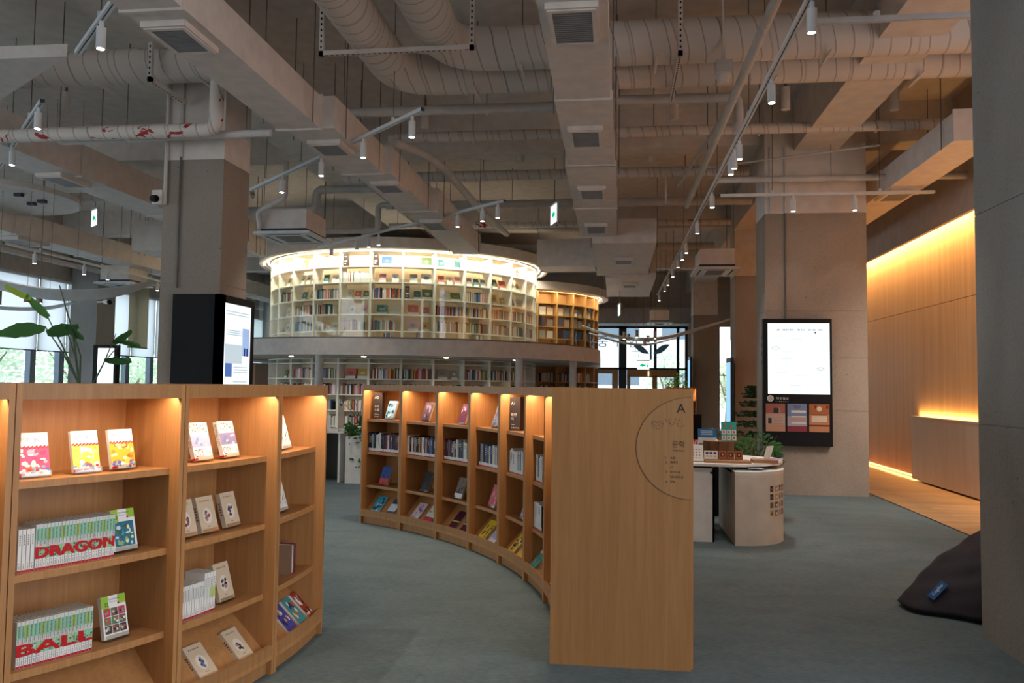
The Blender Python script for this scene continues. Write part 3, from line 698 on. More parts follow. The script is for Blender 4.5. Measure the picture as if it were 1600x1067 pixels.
# --- books of the concave row
RT = 'books on the concave oak row'
PAL = [('navy', (34, 38, 62)), ('black', (24, 22, 26)), ('white', (222, 222, 218)), ('plum', (70, 40, 60)), ('slate grey', (90, 98, 110)), ('steel blue', (70, 100, 140)), ('dark red', (120, 30, 36)), ('grey', (150, 150, 150)), ('cream', (215, 205, 185)), ('dark green', (40, 66, 56))]
def labelled(o, t, h):
    b = MB(); y = -.0006; x0, x1 = -t / 2 + .0006, t / 2 - .0006
    b.m(WHT).face(x0, x1, h * .055, h * .19, y); b.m(col(170, 40, 50)).face(x0, x1, .001, h * .055, y)
    rr = random.Random(int(t * 1e6) + int(h * 1e5)); b.m(rr.choice([WHT, col(180, 170, 150), col(120, 130, 150), col(30, 30, 34)]))
    for j in range(rr.randint(2, 5)): b.face(-t * .2, t * .2, h * (.80 - j * .09), h * (.80 - j * .09 + .05), y)
    b.build('spine_label', o, local=True, smooth=0)
def rowR(bay, a0, a1, z, where, white=False, only=None, hh=.2):
    rr = random.Random(bay * 13 + int(z * 100)); a = a0; k = 0; seq = []
    while a > a1:
        t = rr.uniform(.017, .030); da = math.degrees(t / 4.76)
        nm, c = ('white', (225, 224, 220)) if (white and rr.random() < .8) else rr.choice(PAL)
        if bay == 7 and k == 8: nm, c = 'yellow', (200, 180, 50)
        if bay == 7 and k < 2: nm, c = 'white', (225, 224, 220)
        seq.append((a - da / 2, t, nm, c)); a -= da + .015; k += 1
    for k, (a, t, nm, c) in enumerate(seq):
        standing('book', '%s book, %s from left %s' % (nm, ordn(k + 1), where), 'book', 4.765, a, z, -1, t, rr.uniform(hh - .018, hh + .008), .14, col(*c), RT, labelled)
rowR(8, 60.45, 53.75, ZB[1], 'in the farthest concave unit')
rowR(7, 53.2 - .15, 46.1, ZB[1], 'in the standing row with the yellow spine')
rowR(6, 45.35, 40.3, ZB[1], 'in the standing row above the two maroon books')
rowR(5, 37.55, 33.0, ZB[1], 'in the standing row above the yellow book')
rowR(4, 29.95, 26.3, ZB[1], 'in the white row under the second brown sign', True)
rowR(3, 22.35, 20.4, ZB[1], 'on the second shelf nearest the end panel', True)
rowR(3, 22.9, 20.3, ZB[2], 'on the third shelf nearest the end panel', True)
def fR(lab, a, z, cover, art, w=.135, h=.2, t=.02, tilt=20): return facing('book', lab, 4.79, a, z, -1, w, h, t, cover, 'books standing face out on the concave row', art, tilt, cat='book')
fR('light blue book with a dark figure print, top shelf of the farthest concave unit', 57.1, ZB[0], col(200, 180, 150), blobs(col(130, 180, 210), [col(40, 50, 80), col(50, 60, 90), col(230, 220, 190)], 11))
fR('book with blue top and red foot, third shelf of the farthest concave unit', 58.0, ZB[2], col(190, 165, 130), blobs(col(50, 80, 150), [col(60, 90, 160), col(40, 60, 120)], 12, band=(col(200, 70, 60), 0.02, .35)))
fR('book with mauve cover and dark doorway print, top shelf', 50.0, ZB[0], col(200, 170, 130), blobs(col(90, 70, 85), [col(50, 40, 50), col(150, 130, 150)], 13))
fR('black book standing face out on a third shelf', 49.9, ZB[2], col(60, 50, 45), blobs(col(32, 28, 30), [col(50, 40, 40), col(60, 50, 46)], 14))
fR('purple book with pale print, top shelf above the maroon pair', 42.3, ZB[0], col(190, 160, 120), blobs(col(95, 50, 75), [col(190, 180, 200), col(70, 40, 60)], 15))
fR('grey book with white lettering block, third shelf above the maroon pair', 42.8, ZB[2], col(150, 130, 110), blobs(col(120, 105, 98), [col(90, 80, 80), col(60, 50, 50)], 16, band=(WHT, .05, .22)))
fR('grey blue book almost hidden by its bookcase side, top shelf', 34.6, ZB[0], col(190, 160, 120), blobs(col(110, 120, 140), [col(80, 80, 90)], 17))
fR('pink and coral book, third shelf above the yellow one', 35.2, ZB[2], col(210, 180, 160), blobs(col(205, 95, 95), [col(225, 150, 140), col(180, 120, 150)], 18))
fR('small lilac book on the third shelf near the end panel', 27.2, ZB[2], col(210, 200, 200), blobs(col(170, 160, 190), [col(120, 110, 150)], 19), .11, .15)
def sR(lab, a, cover, art, w=.14, h=.205): return slope(lab, 4.735, a, -1, w, h, .022, cover, art, 'books on the tilted boards of the concave row', 'book')
sR('turquoise book with dark animal print on the farthest tilted board', 58.75, col(190, 170, 140), blobs(col(60, 165, 195), [col(60, 165, 195), col(70, 45, 45), col(70, 45, 45), col(225, 225, 230)], 21))
sR('grey book with white label panel on the farthest tilted board', 55.9, col(60, 65, 75), blobs(col(75, 85, 100), [col(60, 70, 85)], 22, band=(col(215, 215, 225), .2, .65)), .12)
sR('pale pink book with violet flowers on a tilted board', 51.0, col(200, 180, 160), blobs(col(205, 185, 195), [col(130, 90, 130), col(215, 200, 205), col(150, 110, 150)], 23))
sR('pale green and crimson book beside the pink one on a tilted board', 48.35, col(200, 190, 160), blobs(col(205, 215, 190), [col(200, 215, 190), col(190, 60, 80)], 24, band=(col(180, 50, 75), 0, .3)))
sR('maroon book with gold title, left of the pair on a tilted board', 43.0, col(170, 140, 110), blobs(col(80, 22, 40), [col(70, 20, 40), col(60, 40, 60)], 25, band=(col(190, 170, 90), .38, .46)), .13)
sR('maroon book with gold title, right of the pair on a tilted board', 40.5, col(170, 140, 110), blobs(col(80, 22, 40), [col(70, 20, 40), col(60, 40, 60)], 26, band=(col(190, 170, 90), .38, .46)), .13)
sR('yellow book with grey oval figure on a tilted board', 36.15, col(170, 140, 100), blobs(col(225, 185, 50), [col(90, 88, 84), col(90, 88, 84), col(225, 185, 50)], 27))
sR('pale grey book beside the yellow one on a tilted board', 33.7, col(190, 180, 170), blobs(col(190, 190, 205), [col(160, 160, 180)], 28))
sR('yellow book with red and white stripes on the next tilted board', 28.5, col(150, 120, 100), blobs(col(225, 180, 60), [col(190, 80, 60), col(230, 225, 215), col(60, 50, 50)], 29))
sR('ochre book half hidden beside the striped one', 26.1, col(150, 120, 100), blobs(col(205, 165, 60), [col(120, 90, 60)], 30))
sR('teal book with white title on the tilted board near the end panel', 21.9, col(160, 130, 110), blobs(col(70, 160, 150), [col(60, 150, 140), col(220, 110, 90)], 31, 'TEAL' and None, WHT, band=(col(215, 230, 225), .6, .72)))
sR('white book showing one corner on the nearest tilted board', 14.6, col(220, 215, 210), blobs(col(225, 225, 228), [col(180, 180, 200)], 32))
# brown section signs standing on the top boards
def sign(lab, a, lines):
    x, y, rz = frame(4.80, a, 0, -1)
    t = thing('section_sign', lab, 'sign', (x, y, ZB[0]), 0, 'brown section signs'); t.rotation_euler = (0, 0, rz * .35 + math.atan2(-x, y) * .65)
    MB().m(SIGNB).box(-.047, .047, 0, .10, .0005, .285).build('box', t, local=True)
    b = MB().m(col(230, 225, 215))
    for s, z, h in lines: b.text(s, -.036, z, h, -.001)
    b.build('lettering', t, local=True, smooth=0)
sign('dark brown upright section sign in the farthest unit of the concave row', 59.35, [('A2', .222, .026), ('추리', .125, .026), ('소설', .09, .026), ('Mystery', .045, .013), ('Novel', .022, .013)])
sign('dark brown upright section sign in the unit near the end panel', 29.7, [('A1', .222, .024), ('청년', .125, .026), ('시', .09, .026), ('Poem', .05, .01), ('Collection', .022, .012)])

# ================================================================ round white two-storey bookcase drum
C1, C2 = (-5.65, 21.26), (-3.57, 25.75)
def P2(c, r, a): return (c[0] + r * math.cos(R(a)), c[1] + r * math.sin(R(a)))
def drum_unit(c, rf, a0, a1, z0, z1, zs, label, grp, wm, bm_, open_back=False, t_=.02):
    am = (a0 + a1) / 2; x, y = P2(c, rf - .15, am)
    t = thing('drum_bookcase', label, 'bookcase', (x, y, z0), 0, grp); sw = math.degrees(t_ / rf)
    for A in (a0, a1 - sw): MB().m(wm).arc(c, rf - .30, rf, A, A + sw, z0, z1, 1).build('side_panel', t)
    i0, i1 = a0 + sw, a1 - sw
    for z in zs: MB().m(wm).arc(c, rf - .30, rf - .005, i0, i1, z - .022, z, 3).build('shelf_board', t)
    MB().m(wm).arc(c, rf - .30, rf, i0, i1, z1 - .02, z1, 3).build('top_panel', t)
    db = .45 if (z0 > 1 and c is C1) else .315
    MB().m(bm_).arc(c, rf - db, rf - db + .015, a0, a1, z0, z1, 3).build('back_panel', t)
    if db > .4:
        MB().m(wm).arc(c, rf - db, rf - .30, a0, a1, z1 - .02, z1, 3).build('rear_cap', t)
        x, y = P2(c, rf - .37, am); light('AREA', 'added_back_lamp', (x, y, z1 - .03), 5.5, (1, .78, .52), t, shape='RECTANGLE', size=.6, size_y=.04, rot=(0, 0, R(am + 90)))  # added lamp washes the back panel, imitating glow from inside the drum
    return t
ZU = [4.19, 3.82, 3.445, 3.085, 2.71]; ZL = [1.97, 1.61, 1.25, .89, .53, .16]
A0 = 283.6; RT1 = 3.535
BACKM = plain('pale_birch_back', (.80, .66, .47), .6)
side = lambda k: ('centre bay' if k == 0 else '%s bay %s of centre' % (ordn(abs(k)), 'left' if k < 0 else 'right'))
for k in range(-7, 7):
    drum_unit(C1, RT1, A0 + 12 * k, A0 + 12 * k + 11.9, 2.42, 4.54, ZU, 'upper white curved bookcase on the balcony, ' + side(k), 'upper ring of white bookcases', CREAM, BACKM)
    drum_unit(C1, RT1, A0 + 12 * k, A0 + 12 * k + 11.9, 0, 2.08, ZL, 'lower white curved bookcase under the balcony, ' + side(k), 'lower ring of white bookcases', CREAM, BACKM)
t = thing('round_canopy', 'round grey canopy with lit underside capping the white drum', 'canopy', (C1[0], C1[1], 4.54))
MB().m(GREYB).arc(C1, 3.80, 3.83, 0, 360, 4.56, 4.80, 96).arc(C1, .2, 3.8, 0, 360, 4.76, 4.79, 96).build('rim', t)
MB().m(plain('canopy_soffit', (.85, .82, .74), .6)).arc(C1, 3.66, 3.8, 0, 360, 4.545, 4.56, 96).arc(C1, 3.2, 3.54, 0, 360, 4.542, 4.56, 96).build('soffit', t)
MB().m(emit('led_cream_soft', (1, .90, .70), 2.2)).arc(C1, 3.575, 3.63, 175, 395, 4.60, 4.61, 60).build('led_ring', t)
for k in range(-7, 8):
    a = A0 + 12 * k + 6; x, y = P2(C1, 3.75, a)
    light('AREA', 'canopy_led', (x, y, 4.535), 9, (1, .90, .72), t, shape='RECTANGLE', size=.7, size_y=.03, rot=(R(24), 0, R(a - 90) + math.pi))
t = thing('balcony_slab', 'curved grey balcony slab ringing the white drum at mid height', 'balcony', (C1[0], C1[1], 2.09))
MB().m(GREYB).arc(C1, 3.0, 5.25, 0, 360, 2.09, 2.43, 120).arc(C2, 1.5, 3.1, -60, 200, 2.092, 2.428, 60).build('slab', t)
tg = thing('glass_balustrade', 'clear glass balustrade standing around the edge of the grey balcony', 'balustrade', (C1[0], C1[1], 2.43))
for k in range(14):
    a = 190 + k * 12.3; MB().m(RAILG).arc(C1, 5.09, 5.102, a, a + 12.1, 2.43, 3.69, 4).build('glass_panel', tg)
MB().m(STEEL).arc(C1, 5.075, 5.115, 190, 362, 2.43, 2.47, 60).build('base_rail', tg)
for a, lab in ((264, 'left of the gap between the oak bookcases'), (315, 'above the end panel'), (338, 'rightmost')):
    x, y = P2(C1, 5.0, a); tag(MB().m(PIPEM).cyl(x, y, 0, 2.09, .085, 20).build('support_post', off=None), 'slim grey round post under the balcony edge, ' + lab, 'post', 'balcony posts')
for k in range(5):
    a = 225 + k * 24; x, y = P2(C1, 4.3, a); light('SPOT', 'soffit_downlight_beam', (x, y, 2.07), 60, (1, .88, .68), t, spot_size=R(130), spot_blend=.8, shadow_soft_size=.05)
    tag(MB().m(LEDW).cyl(x, y, 2.075, 2.09, .05, 14).build('soffit_downlight', t))
# brown drum behind
OAKB = wood('amber_oak', (.62, .36, .15), (.50, .28, .11))
for i, k in enumerate(range(0, 8)):
    a = 277.9 + 12 * k + 6.5
    drum_unit(C2, 3.03, a, a + 11.9, 2.43, 4.24, [3.90, 3.55, 3.22, 2.88], 'amber oak curved bookcase of the rear drum, %s from the left on the balcony' % ordn(i + 1), 'upper ring of amber oak bookcases', OAKB, OAKB)
    drum_unit(C2, 3.03, a, a + 11.9, 0, 2.08, [1.62, 1.25, .88, .5, .12], 'amber oak curved bookcase of the rear drum, %s from the left at floor level' % ordn(i + 1), 'lower ring of amber oak bookcases', OAKB, OAKB)
t = thing('round_canopy', 'smaller round grey canopy over the amber oak drum behind', 'canopy', (C2[0], C2[1], 4.24))
MB().m(GREYB).arc(C2, 3.30, 3.33, 240, 420, 4.25, 4.48, 60).arc(C2, .2, 3.3, 240, 420, 4.44, 4.47, 60).arc(C2, 3.16, 3.3, 240, 420, 4.245, 4.26, 60).build('rim', t)
MB().m(LEDW).arc(C2, 3.07, 3.12, 275, 400, 4.29, 4.30, 40).build('led_ring', t)
for k in range(6):
    a = 290 + 16 * k; x, y = P2(C2, 3.17, a); light('AREA', 'canopy_led', (x, y, 4.235), 6, (1, .80, .5), t, shape='RECTANGLE', size=.8, size_y=.03, rot=(R(24), 0, R(a - 90) + math.pi))

# --- books in the drums
LAY = {-5: 'NFSFFN', -4: 'FGFSSN', -3: 'FFSSFN', -2: 'XWGFSN', -1: 'XFSFSB', 0: 'FFXFFB', 1: 'GGFSSN', 2: 'GGSSSB', 3: 'GFFSSN', 4: 'FFFSSN', 5: 'NNNSSN'}
LOW = {-5: 'FSSSSN', -4: 'SSSSSN', -3: 'SSSSSN', -2: 'FSSSSN', -1: 'SSSSSN', 0: 'SSSSSN', 1: 'FSSSSN', 2: 'SSSSSN', 3: 'SFSSSN', 4: 'SSSSSN'}
BC = [('white', (228, 226, 220)), ('cream', (218, 208, 186)), ('grey', (150, 152, 150)), ('navy', (44, 54, 84)), ('blue', (70, 110, 160)), ('brick red', (150, 62, 50)), ('coral', (210, 110, 95)), ('ochre', (200, 160, 80)), ('moss green', (96, 120, 76)), ('brown', (110, 80, 60)), ('black', (34, 32, 36)), ('teal', (60, 120, 124)), ('pink', (214, 160, 170))]
rowname = ['top row', 'second row', 'third row', 'fourth row', 'fifth row', 'lowest row']
rr = random.Random(21); cells = []; singles = 0
def placeD(c, rf, a, z): x, y = P2(c, rf, a); return x, y, math.atan2(math.cos(R(a)), -math.sin(R(a)))
bays = lambda k: 'centre bay' if k == 0 else '%s bay %s of centre' % (ordn(abs(k)), 'left' if k < 0 else 'right')
def fd(c, rf, a, z, w, h, nm, cc, lab, base=None):
    x, y, rz = placeD(c, rf - .12, a, z)
    b = MB().m(col(*cc)).box(-w / 2, w / 2, 0, .018, 0, h); b.m(col(*[int(v * .6 + 80) for v in rr.choice(BC)[1]])).oval(0, h * .55, w * rr.uniform(.15, .32), h * rr.uniform(.1, .2), -.001); b.m(col(235, 232, 225)).face(-w / 2, w / 2, 0, h * .24, -.001)
    o = tag(b.build('book'), lab, 'book', 'books standing face out in the round bookcases'); o.location = (x, y, z + .006); o.rotation_euler = (-R(16), 0, rz)
stuffB = MB(); cellS = []
def cell(k, ri, ch, zt, tier):
    a0 = A0 + 12 * k + .6; a1 = a0 + 10.9; ww = tier + ' ' + rowname[ri] + ', ' + bays(k)
    if ch == 'X':
        x, y, rz = placeD(C1, RT1 - .05, a0 + 1.1, zt); t = thing('section_sign', 'black section sign on the white drum, %s, %s' % (rowname[ri], bays(k)), 'sign', (x, y, zt), 0, 'black section signs on the white drum'); t.rotation_euler = (0, 0, rz)
        MB().m(SIGNB).box(-.055, .055, 0, .08, .0005, .30).build('box', t, local=True)
        b = MB().m(col(230, 228, 220)).face(-.025, .02, .22, .235, -.001).face(-.035, .03, .10, .135, -.001).face(-.035, .01, .05, .07, -.001); b.build('lettering', t, local=True, smooth=0)
        a0 += 2.2; ch = 'F'
    if ch in 'FG':
        n = 3 if ch == 'G' else 2
        for j in range(n):
            nm, cc = rr.choice([BC[i] for i in (0, 0, 1, 1, 2, 4, 6, 7, 8, 11, 12)]); a = a0 + (j + .7) * (a1 - a0) / (n + .2); w = rr.choice((.15, .17, .24)) if n == 2 else .14
            fd(C1, RT1, a, zt, w, rr.uniform(.19, .25), nm, cc, '%s book face out, %s, %s' % (nm, ordn(j + 1), ww))
    elif ch in 'SWB':
        a = a0 + .1; j = 0; lim = a1 - (rr.choice((0, 0, .8, 2.5)) if ch == 'S' else 0)
        if ch == 'B': a += 4; lim = a + 3
        while a < lim:
            tt = rr.uniform(.020, .036); nm, cc = ('white', (232, 230, 226)) if (ch == 'W' and rr.random() < .8) else rr.choice(BC[:3] + BC)
            j += 1; cellS.append((k, ri, tier, a + math.degrees(tt / 2 / RT1), zt, tt, rr.uniform(.19, .25), nm, cc, j, ww)); a += math.degrees((tt + .001) / RT1)
for k in range(-5, 6):
    for ri, ch in enumerate(LAY[k]): cell(k, ri, ch, (ZU + [2.43])[ri], 'upper')
for k in range(-5, 5):
    for ri, ch in enumerate(LOW[k]): cell(k, ri, ch, ZL[ri + 1] if ri < 5 else .16, 'lower')
# nearest and least hidden rows first: those stay single books, the rest is the mass of spines
pri = lambda c: (0 if c[2] == 'upper' and c[1] in (1, 2, 3) and -4 <= c[0] <= 3 else 1 if c[2] == 'lower' and c[1] == 0 and -4 <= c[0] <= 3 else 2)
cellS.sort(key=pri); BUD = 148
# whole cells only
seen = []; 
for i, c in enumerate(cellS):
    if i < BUD and pri(c) == 0:
        k, ri, tier, a, zt, tt, h, nm, cc, j, ww = c
        x, y, rz = placeD(C1, RT1 - .05, a, zt)
        o = tag(MB().m(col(*cc)).box(-tt / 2, tt / 2, 0, .15, 0, h).build('book', smooth=0), '%s book spine, %s from left, %s' % (nm, ordn(j), ww), 'book', 'books upright in the round bookcases')
        o.location = (x, y, zt + .001); o.rotation_euler = (0, 0, rz)
    else:
        k, ri, tier, a, zt, tt, h, nm, cc, j, ww = c; x, y, rz = placeD(C1, RT1 - .05, a, zt)
        stuffB.M = Matrix.Translation((x, y, zt + .001)) @ Matrix.Rotation(rz, 4, 'Z'); stuffB.m(col(*cc)).box(-tt / 2, tt / 2, 0, .15, 0, h)
for i in range(0, 5):
    for zi, z in enumerate((3.90, 3.55, 3.22, 2.88, 2.43, 1.62, 1.25)):
        if z == 3.90: continue
        n = 2 if z > 2.4 else 9
        for j in range(n):
            a = 277.9 + 12 * i + 6.5 + 1.2 + (j + .5) * 9.6 / n; x, y, rz = placeD(C2, 3.03 - .1, a, z)
            stuffB.M = Matrix.Translation((x, y, z + .001)) @ Matrix.Rotation(rz, 4, 'Z'); w = .2 if n == 2 else .04
            stuffB.m(col(*rr.choice(BC[:5] + [('w', (200, 205, 210))])[1])).box(-w / 2, w / 2, 0, .02 if n == 2 else .15, 0, rr.uniform(.2, .27))
tag(stuffB.build('packed_books', smooth=0), 'remaining rows of mixed books filling the round two-storey bookcases', 'books', None, 'stuff')

# ================================================================ screens on the columns
t = thing('display_kiosk', 'black display box wrapped round the left concrete column, bright page on its right side', 'display', (-4.6, 8.4, .5))
MB().m(BLACK).box(-4.90, -4.33, 8.40, 8.515, .5, 2.47).box(-4.405, -4.33, 8.40, 9.24, .5, 2.47).build('housing', t, smooth=0)
X = -4.328; b = MB().m(SCREEN).quad((X, 8.50, .85), (X, 9.14, .85), (X, 9.14, 2.385), (X, 8.50, 2.385)); b.build('screen', t)
b = MB(); X += .001
def sf(m, y0, y1, z0, z1, dx=0): b.m(m).quad((X + dx, 8.5 + y0 * .64, .85 + z0 * 1.535), (X + dx, 8.5 + y1 * .64, .85 + z0 * 1.535), (X + dx, 8.5 + y1 * .64, .85 + z1 * 1.535), (X + dx, 8.5 + y0 * .64, .85 + z1 * 1.535))
g1, g2, g3 = scr(170, 190, 205), scr(90, 120, 190), scr(205, 220, 228)
sf(g3, .02, .68, .56, .70); sf(scr(170, 195, 240), .68, .95, .62, .83, .001)
for y0, z0 in ((.74, .62), (.84, .62)): sf(scr(50, 70, 130), y0, y0 + .07, z0, z0 + .06, .002)
for (y0, y1, z0, z1) in ((.05, .3, .46, .56), (.55, .78, .20, .29), (.68, .84, .10, .16), (.12, .2, .36, .40)): sf(g2, y0, y1, z0, z1, .001)
for zz in (.94, .92, .80, .785, .77, .53, .51, .49, .42, .40, .38, .31, .29, .27, .25, .22, .15, .12, .09, .06, .03): sf(g1, .06 if not .36 < zz < .55 else .36, .9 if zz > .3 else .5, zz, zz + .006, .001)
b.build('page_content', t, smooth=0)
t = thing('notice_board', 'tall black notice board with large white screen and three posters on the wide column', 'notice board', (2.56, 11.83, .695))
MB().m(BLACK).box(2.088, 3.028, 11.84, 11.948, .695, 2.494).build('housing', t, smooth=0)
MB().m(SCREEN).box(2.15, 2.995, 11.834, 11.84, 1.425, 2.43).build('screen', t, smooth=0)
Q = lambda u, v: (2.088 + (u - 1192) / 109.5 * .94, 2.494 - (v - 498) / 200 * 1.799)
b = MB().m(scr(150, 165, 185)); y = 11.832
for u, w in ((1214, 6), (1223, 10), (1234, 7), (1246, 6), (1253, 6), (1264, 5), (1271, 5), (1280, 7)):
    for q in range(int(w / 1.6)):
        x, z = Q(u + q * 1.7, 517); b.face(x, x + .009, z, z + .022 + .006 * (q % 2), y)
def el(u, v, ru, rv, mt):
    x, z = Q(u, v); b.m(mt); n = 20
    for k in range(n):
        p = [(x + (ru + d) * .0086 * math.cos(a), y, z + (rv + d) * .009 * math.sin(a)) for a, d in ((2 * math.pi * k / n, 0), (2 * math.pi * (k + 1) / n, 0), (2 * math.pi * (k + 1) / n, .7), (2 * math.pi * k / n, .7))]
        b.add(p, [(0, 1, 2, 3)])
el(1212, 544.5, 6, 1.6, scr(160, 170, 175)); el(1283, 577, 5, 1.5, scr(120, 130, 170))
x, z = Q(1275, 520); b.m(scr(60, 80, 100)).oval(x, z, .012, .012, y)
b.m(scr(215, 228, 238))
for v in (526, 530, 534, 551, 562, 567, 584, 588, 604): x, z = Q(1206 + (v * 7) % 40, v); b.face(x, x + .15, z, z + .006, y)
b.build('map_content', t, smooth=0)
b = MB().m(col(205, 205, 200)); y = 11.838; x, z = Q(1203, 624); b.oval(x, z, .046, .046, y, 24); b.m(col(90, 100, 115)).add([(x - .035, y - .001, z - .01), (x, y - .001, z - .03), (x + .037, y - .001, z - .008), (x, y - .001, z - .018)], [(0, 1, 2, 3)]); b.m(col(170, 165, 150)).oval(x, z + .008, .022, .012, y - .001, 12)
b.m(col(225, 225, 222)); x, z = Q(1212, 626); b.text('책두칠성', x, z, .038, y, w=.17); x, z = Q(1212, 629.5); b.text('L I B R A R Y', x, z, .012, y, w=.17)
b.build('emblem', t, smooth=0)
for (u0, u1), c0, kind in (((1195.5, 1226.5), (176, 150, 138), 0), ((1230, 1261), (150, 150, 165), 1), ((1264.5, 1296.5), (170, 118, 84), 2)):
    b = MB(); (xa, za), (xb, zb) = Q(u0, 632), Q(u1, 675.5); w, h = xb - xa, za - zb
    pf = lambda m, a0, a1, b0, b1, k=1: b.m(m).face(xa + w * a0, xa + w * a1, zb + h * b0, zb + h * b1, 11.838 - .0005 * k)
    pf(col(*c0), 0, 1, 0, 1)
    if kind == 0: pf(col(150, 92, 78), 0, 1, .64, 1, 2); pf(col(45, 42, 40), .4, .66, .66, .84, 3); pf(col(150, 120, 110), .66, .76, .66, .86, 3); pf(col(50, 55, 50), .12, .3, .28, .48, 3); pf(col(180, 135, 110), 0, 1, 0, .24, 2)
    if kind == 0:
        for j in range(5): pf(col(130, 118, 110), .38, .85, .28 + .055 * j, .29 + .055 * j, 3)
    if kind == 1:
        pf(col(110, 125, 160), 0, 1, .55, 1, 2); pf(col(128, 52, 62), 0, 1, 0, .2, 2); pf(col(170, 140, 120), .2, .95, .38, .5, 3); pf(col(205, 200, 200), .2, .95, .52, .56, 3); pf(col(205, 200, 200), .2, .95, .68, .76, 3); pf(col(205, 200, 200), .2, .95, .29, .33, 3); pf(col(80, 80, 110), .3, .7, .9, .93, 3); pf(col(80, 80, 110), .35, .65, .84, .87, 3)
    if kind == 2:
        pf(col(150, 90, 50), 0, 1, .62, 1, 2); pf(col(200, 180, 160), .12, .88, .36, .58, 3); pf(col(110, 50, 34), 0, 1, .2, .26, 3); pf(col(110, 50, 34), .1, .88, .60, .625, 3); pf(col(120, 30, 30), .26, .36, .84, .95, 3); pf(col(120, 30, 30), .84, .95, .84, .95, 3); b.m(col(210, 190, 165)).oval(xa + w * .5, zb + h * .83, w * .13, h * .09, 11.8355)
    b.build('poster', t, smooth=0)

# ================================================================ display desk, beanbag, tables
t = thing('display_cabinet', 'cream D-shaped cabinet with a patch of small stickers on its curved side', 'cabinet', (1.4, 8.4, 0))
pts = [(1.14, 7.98)] + [(1.14 + .58 * math.sin(R(a)) , 8.62 - .62 * math.cos(R(a))) for a in range(10, 181, 10)] + [(1.14, 9.22)]
pts = [(1.14, 7.98), (1.30, 8.0), (1.45, 8.06), (1.57, 8.17), (1.655, 8.33), (1.69, 8.52), (1.68, 8.72), (1.62, 8.9), (1.5, 9.05), (1.34, 9.15), (1.14, 9.2)]
MB().m(plain('cream_counter', (.66, .59, .50), .5)).prism(pts, 0, .665).build('body', t)
MB().m(WHITEP).prism([(x * 1.0 + .004 * (x > 1.2), y) for x, y in pts], .685, .70).box(1.14, 1.5, 8.2, 9.1, .66, .69).build('top', t)
MB().m(plain('rim_light', (.72, .68, .62), .4)).prism(pts, .665, .685).build('rim', t)
rq = random.Random(8); sp_ = [(1.57, 8.17), (1.655, 8.33), (1.69, 8.52)]
def onrim(s):                                  # position along the curved front, s in metres from (1.45,8.06)
    Pt = [(1.45, 8.06), (1.57, 8.17), (1.655, 8.33), (1.69, 8.52)]
    for (a, b_) in zip(Pt[:-1], Pt[1:]):
        d = math.hypot(b_[0] - a[0], b_[1] - a[1])
        if s <= d: return (a[0] + (b_[0] - a[0]) * s / d, a[1] + (b_[1] - a[1]) * s / d), ((b_[1] - a[1]) / d, -(b_[0] - a[0]) / d)
        s -= d
    return Pt[-1], (1, 0)
st = MB()
for r_i in range(4):
    for c_i in range(6):
        s0 = .045 + c_i * .075; z0 = .505 - r_i * .078; (p, n), (q, n2) = onrim(s0), onrim(s0 + .05)
        m = col(*rq.choice([(120, 90, 60), (60, 45, 40), (170, 110, 80), (150, 140, 130), (90, 80, 90), (190, 150, 90), (140, 60, 50)])); e = .002
        st.m(m).quad((p[0] + n[0] * e, p[1] + n[1] * e, z0), (q[0] + n2[0] * e, q[1] + n2[1] * e, z0), (q[0] + n2[0] * e, q[1] + n2[1] * e, z0 + .055), (p[0] + n[0] * e, p[1] + n[1] * e, z0 + .055))
        st.m(col(*rq.choice([(220, 200, 180), (110, 90, 80), (200, 170, 140)]))); e = .003; (p, n), (q, n2) = onrim(s0 + .012), onrim(s0 + .036)
        st.quad((p[0] + n[0] * e, p[1] + n[1] * e, z0 + .012), (q[0] + n2[0] * e, q[1] + n2[1] * e, z0 + .012), (q[0] + n2[0] * e, q[1] + n2[1] * e, z0 + .036), (p[0] + n[0] * e, p[1] + n[1] * e, z0 + .036))
tag(st.build('sticker', t, smooth=0), kind='stuff')
t = thing('display_desk', 'white desk with oval top behind the oak end panel, laden with small goods', 'desk', (.7, 8.6, 0))
MB().m(WHITEP).box(.35, .965, 8.13, 8.15, 0, .715).box(.945, .965, 8.13, 8.5, 0, .715).box(.35, .37, 8.15, 9.2, 0, .715).build('front_panel', t, smooth=0)
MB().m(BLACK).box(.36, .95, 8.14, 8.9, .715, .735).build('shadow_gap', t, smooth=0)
top = [(.2, 8.1)] + [(1.0 + .72 * math.sin(R(a)), 8.72 - .64 * math.cos(R(a))) for a in range(-10, 185, 15)] + [(.2, 9.36)]
MB().m(WHITEP).prism(top, .735, .76).build('top', t)
tag(MB().m(INK).box(.925, .945, 8.126, 8.13, .66, .68).build('cable_hole', t))
DT = .7605
o = tag(MB().m(TRAYW).box(.88, 1.33, 8.2, 8.42, DT, DT + .022).build('wooden_tray'), 'low wooden tray at the front of the white desk', 'tray')
o = thing('log_stump', 'rough bark log block standing on the white desk', 'log', (1.07, 8.62, DT))
lg = MB().m(LOG); n = 28; vs = []
for zz in (DT, DT + .10, DT + .19):
    for k in range(n):
        a = 2 * math.pi * k / n; q = random.uniform(.94, 1.05); vs.append((1.07 + .155 * q * math.cos(a), 8.64 + .11 * q * math.sin(a), zz))
lg.add(vs, [(i * n + k, i * n + (k + 1) % n, (i + 1) * n + (k + 1) % n, (i + 1) * n + k) for i in range(2) for k in range(n)] + [tuple(range(n))[::-1]]).build('bark', o, smooth=0)
MB().m(TRAYW).add([vs[2 * n + k] for k in range(n)], [tuple(range(n))]).build('cut_face', o)
LT = DT + .19
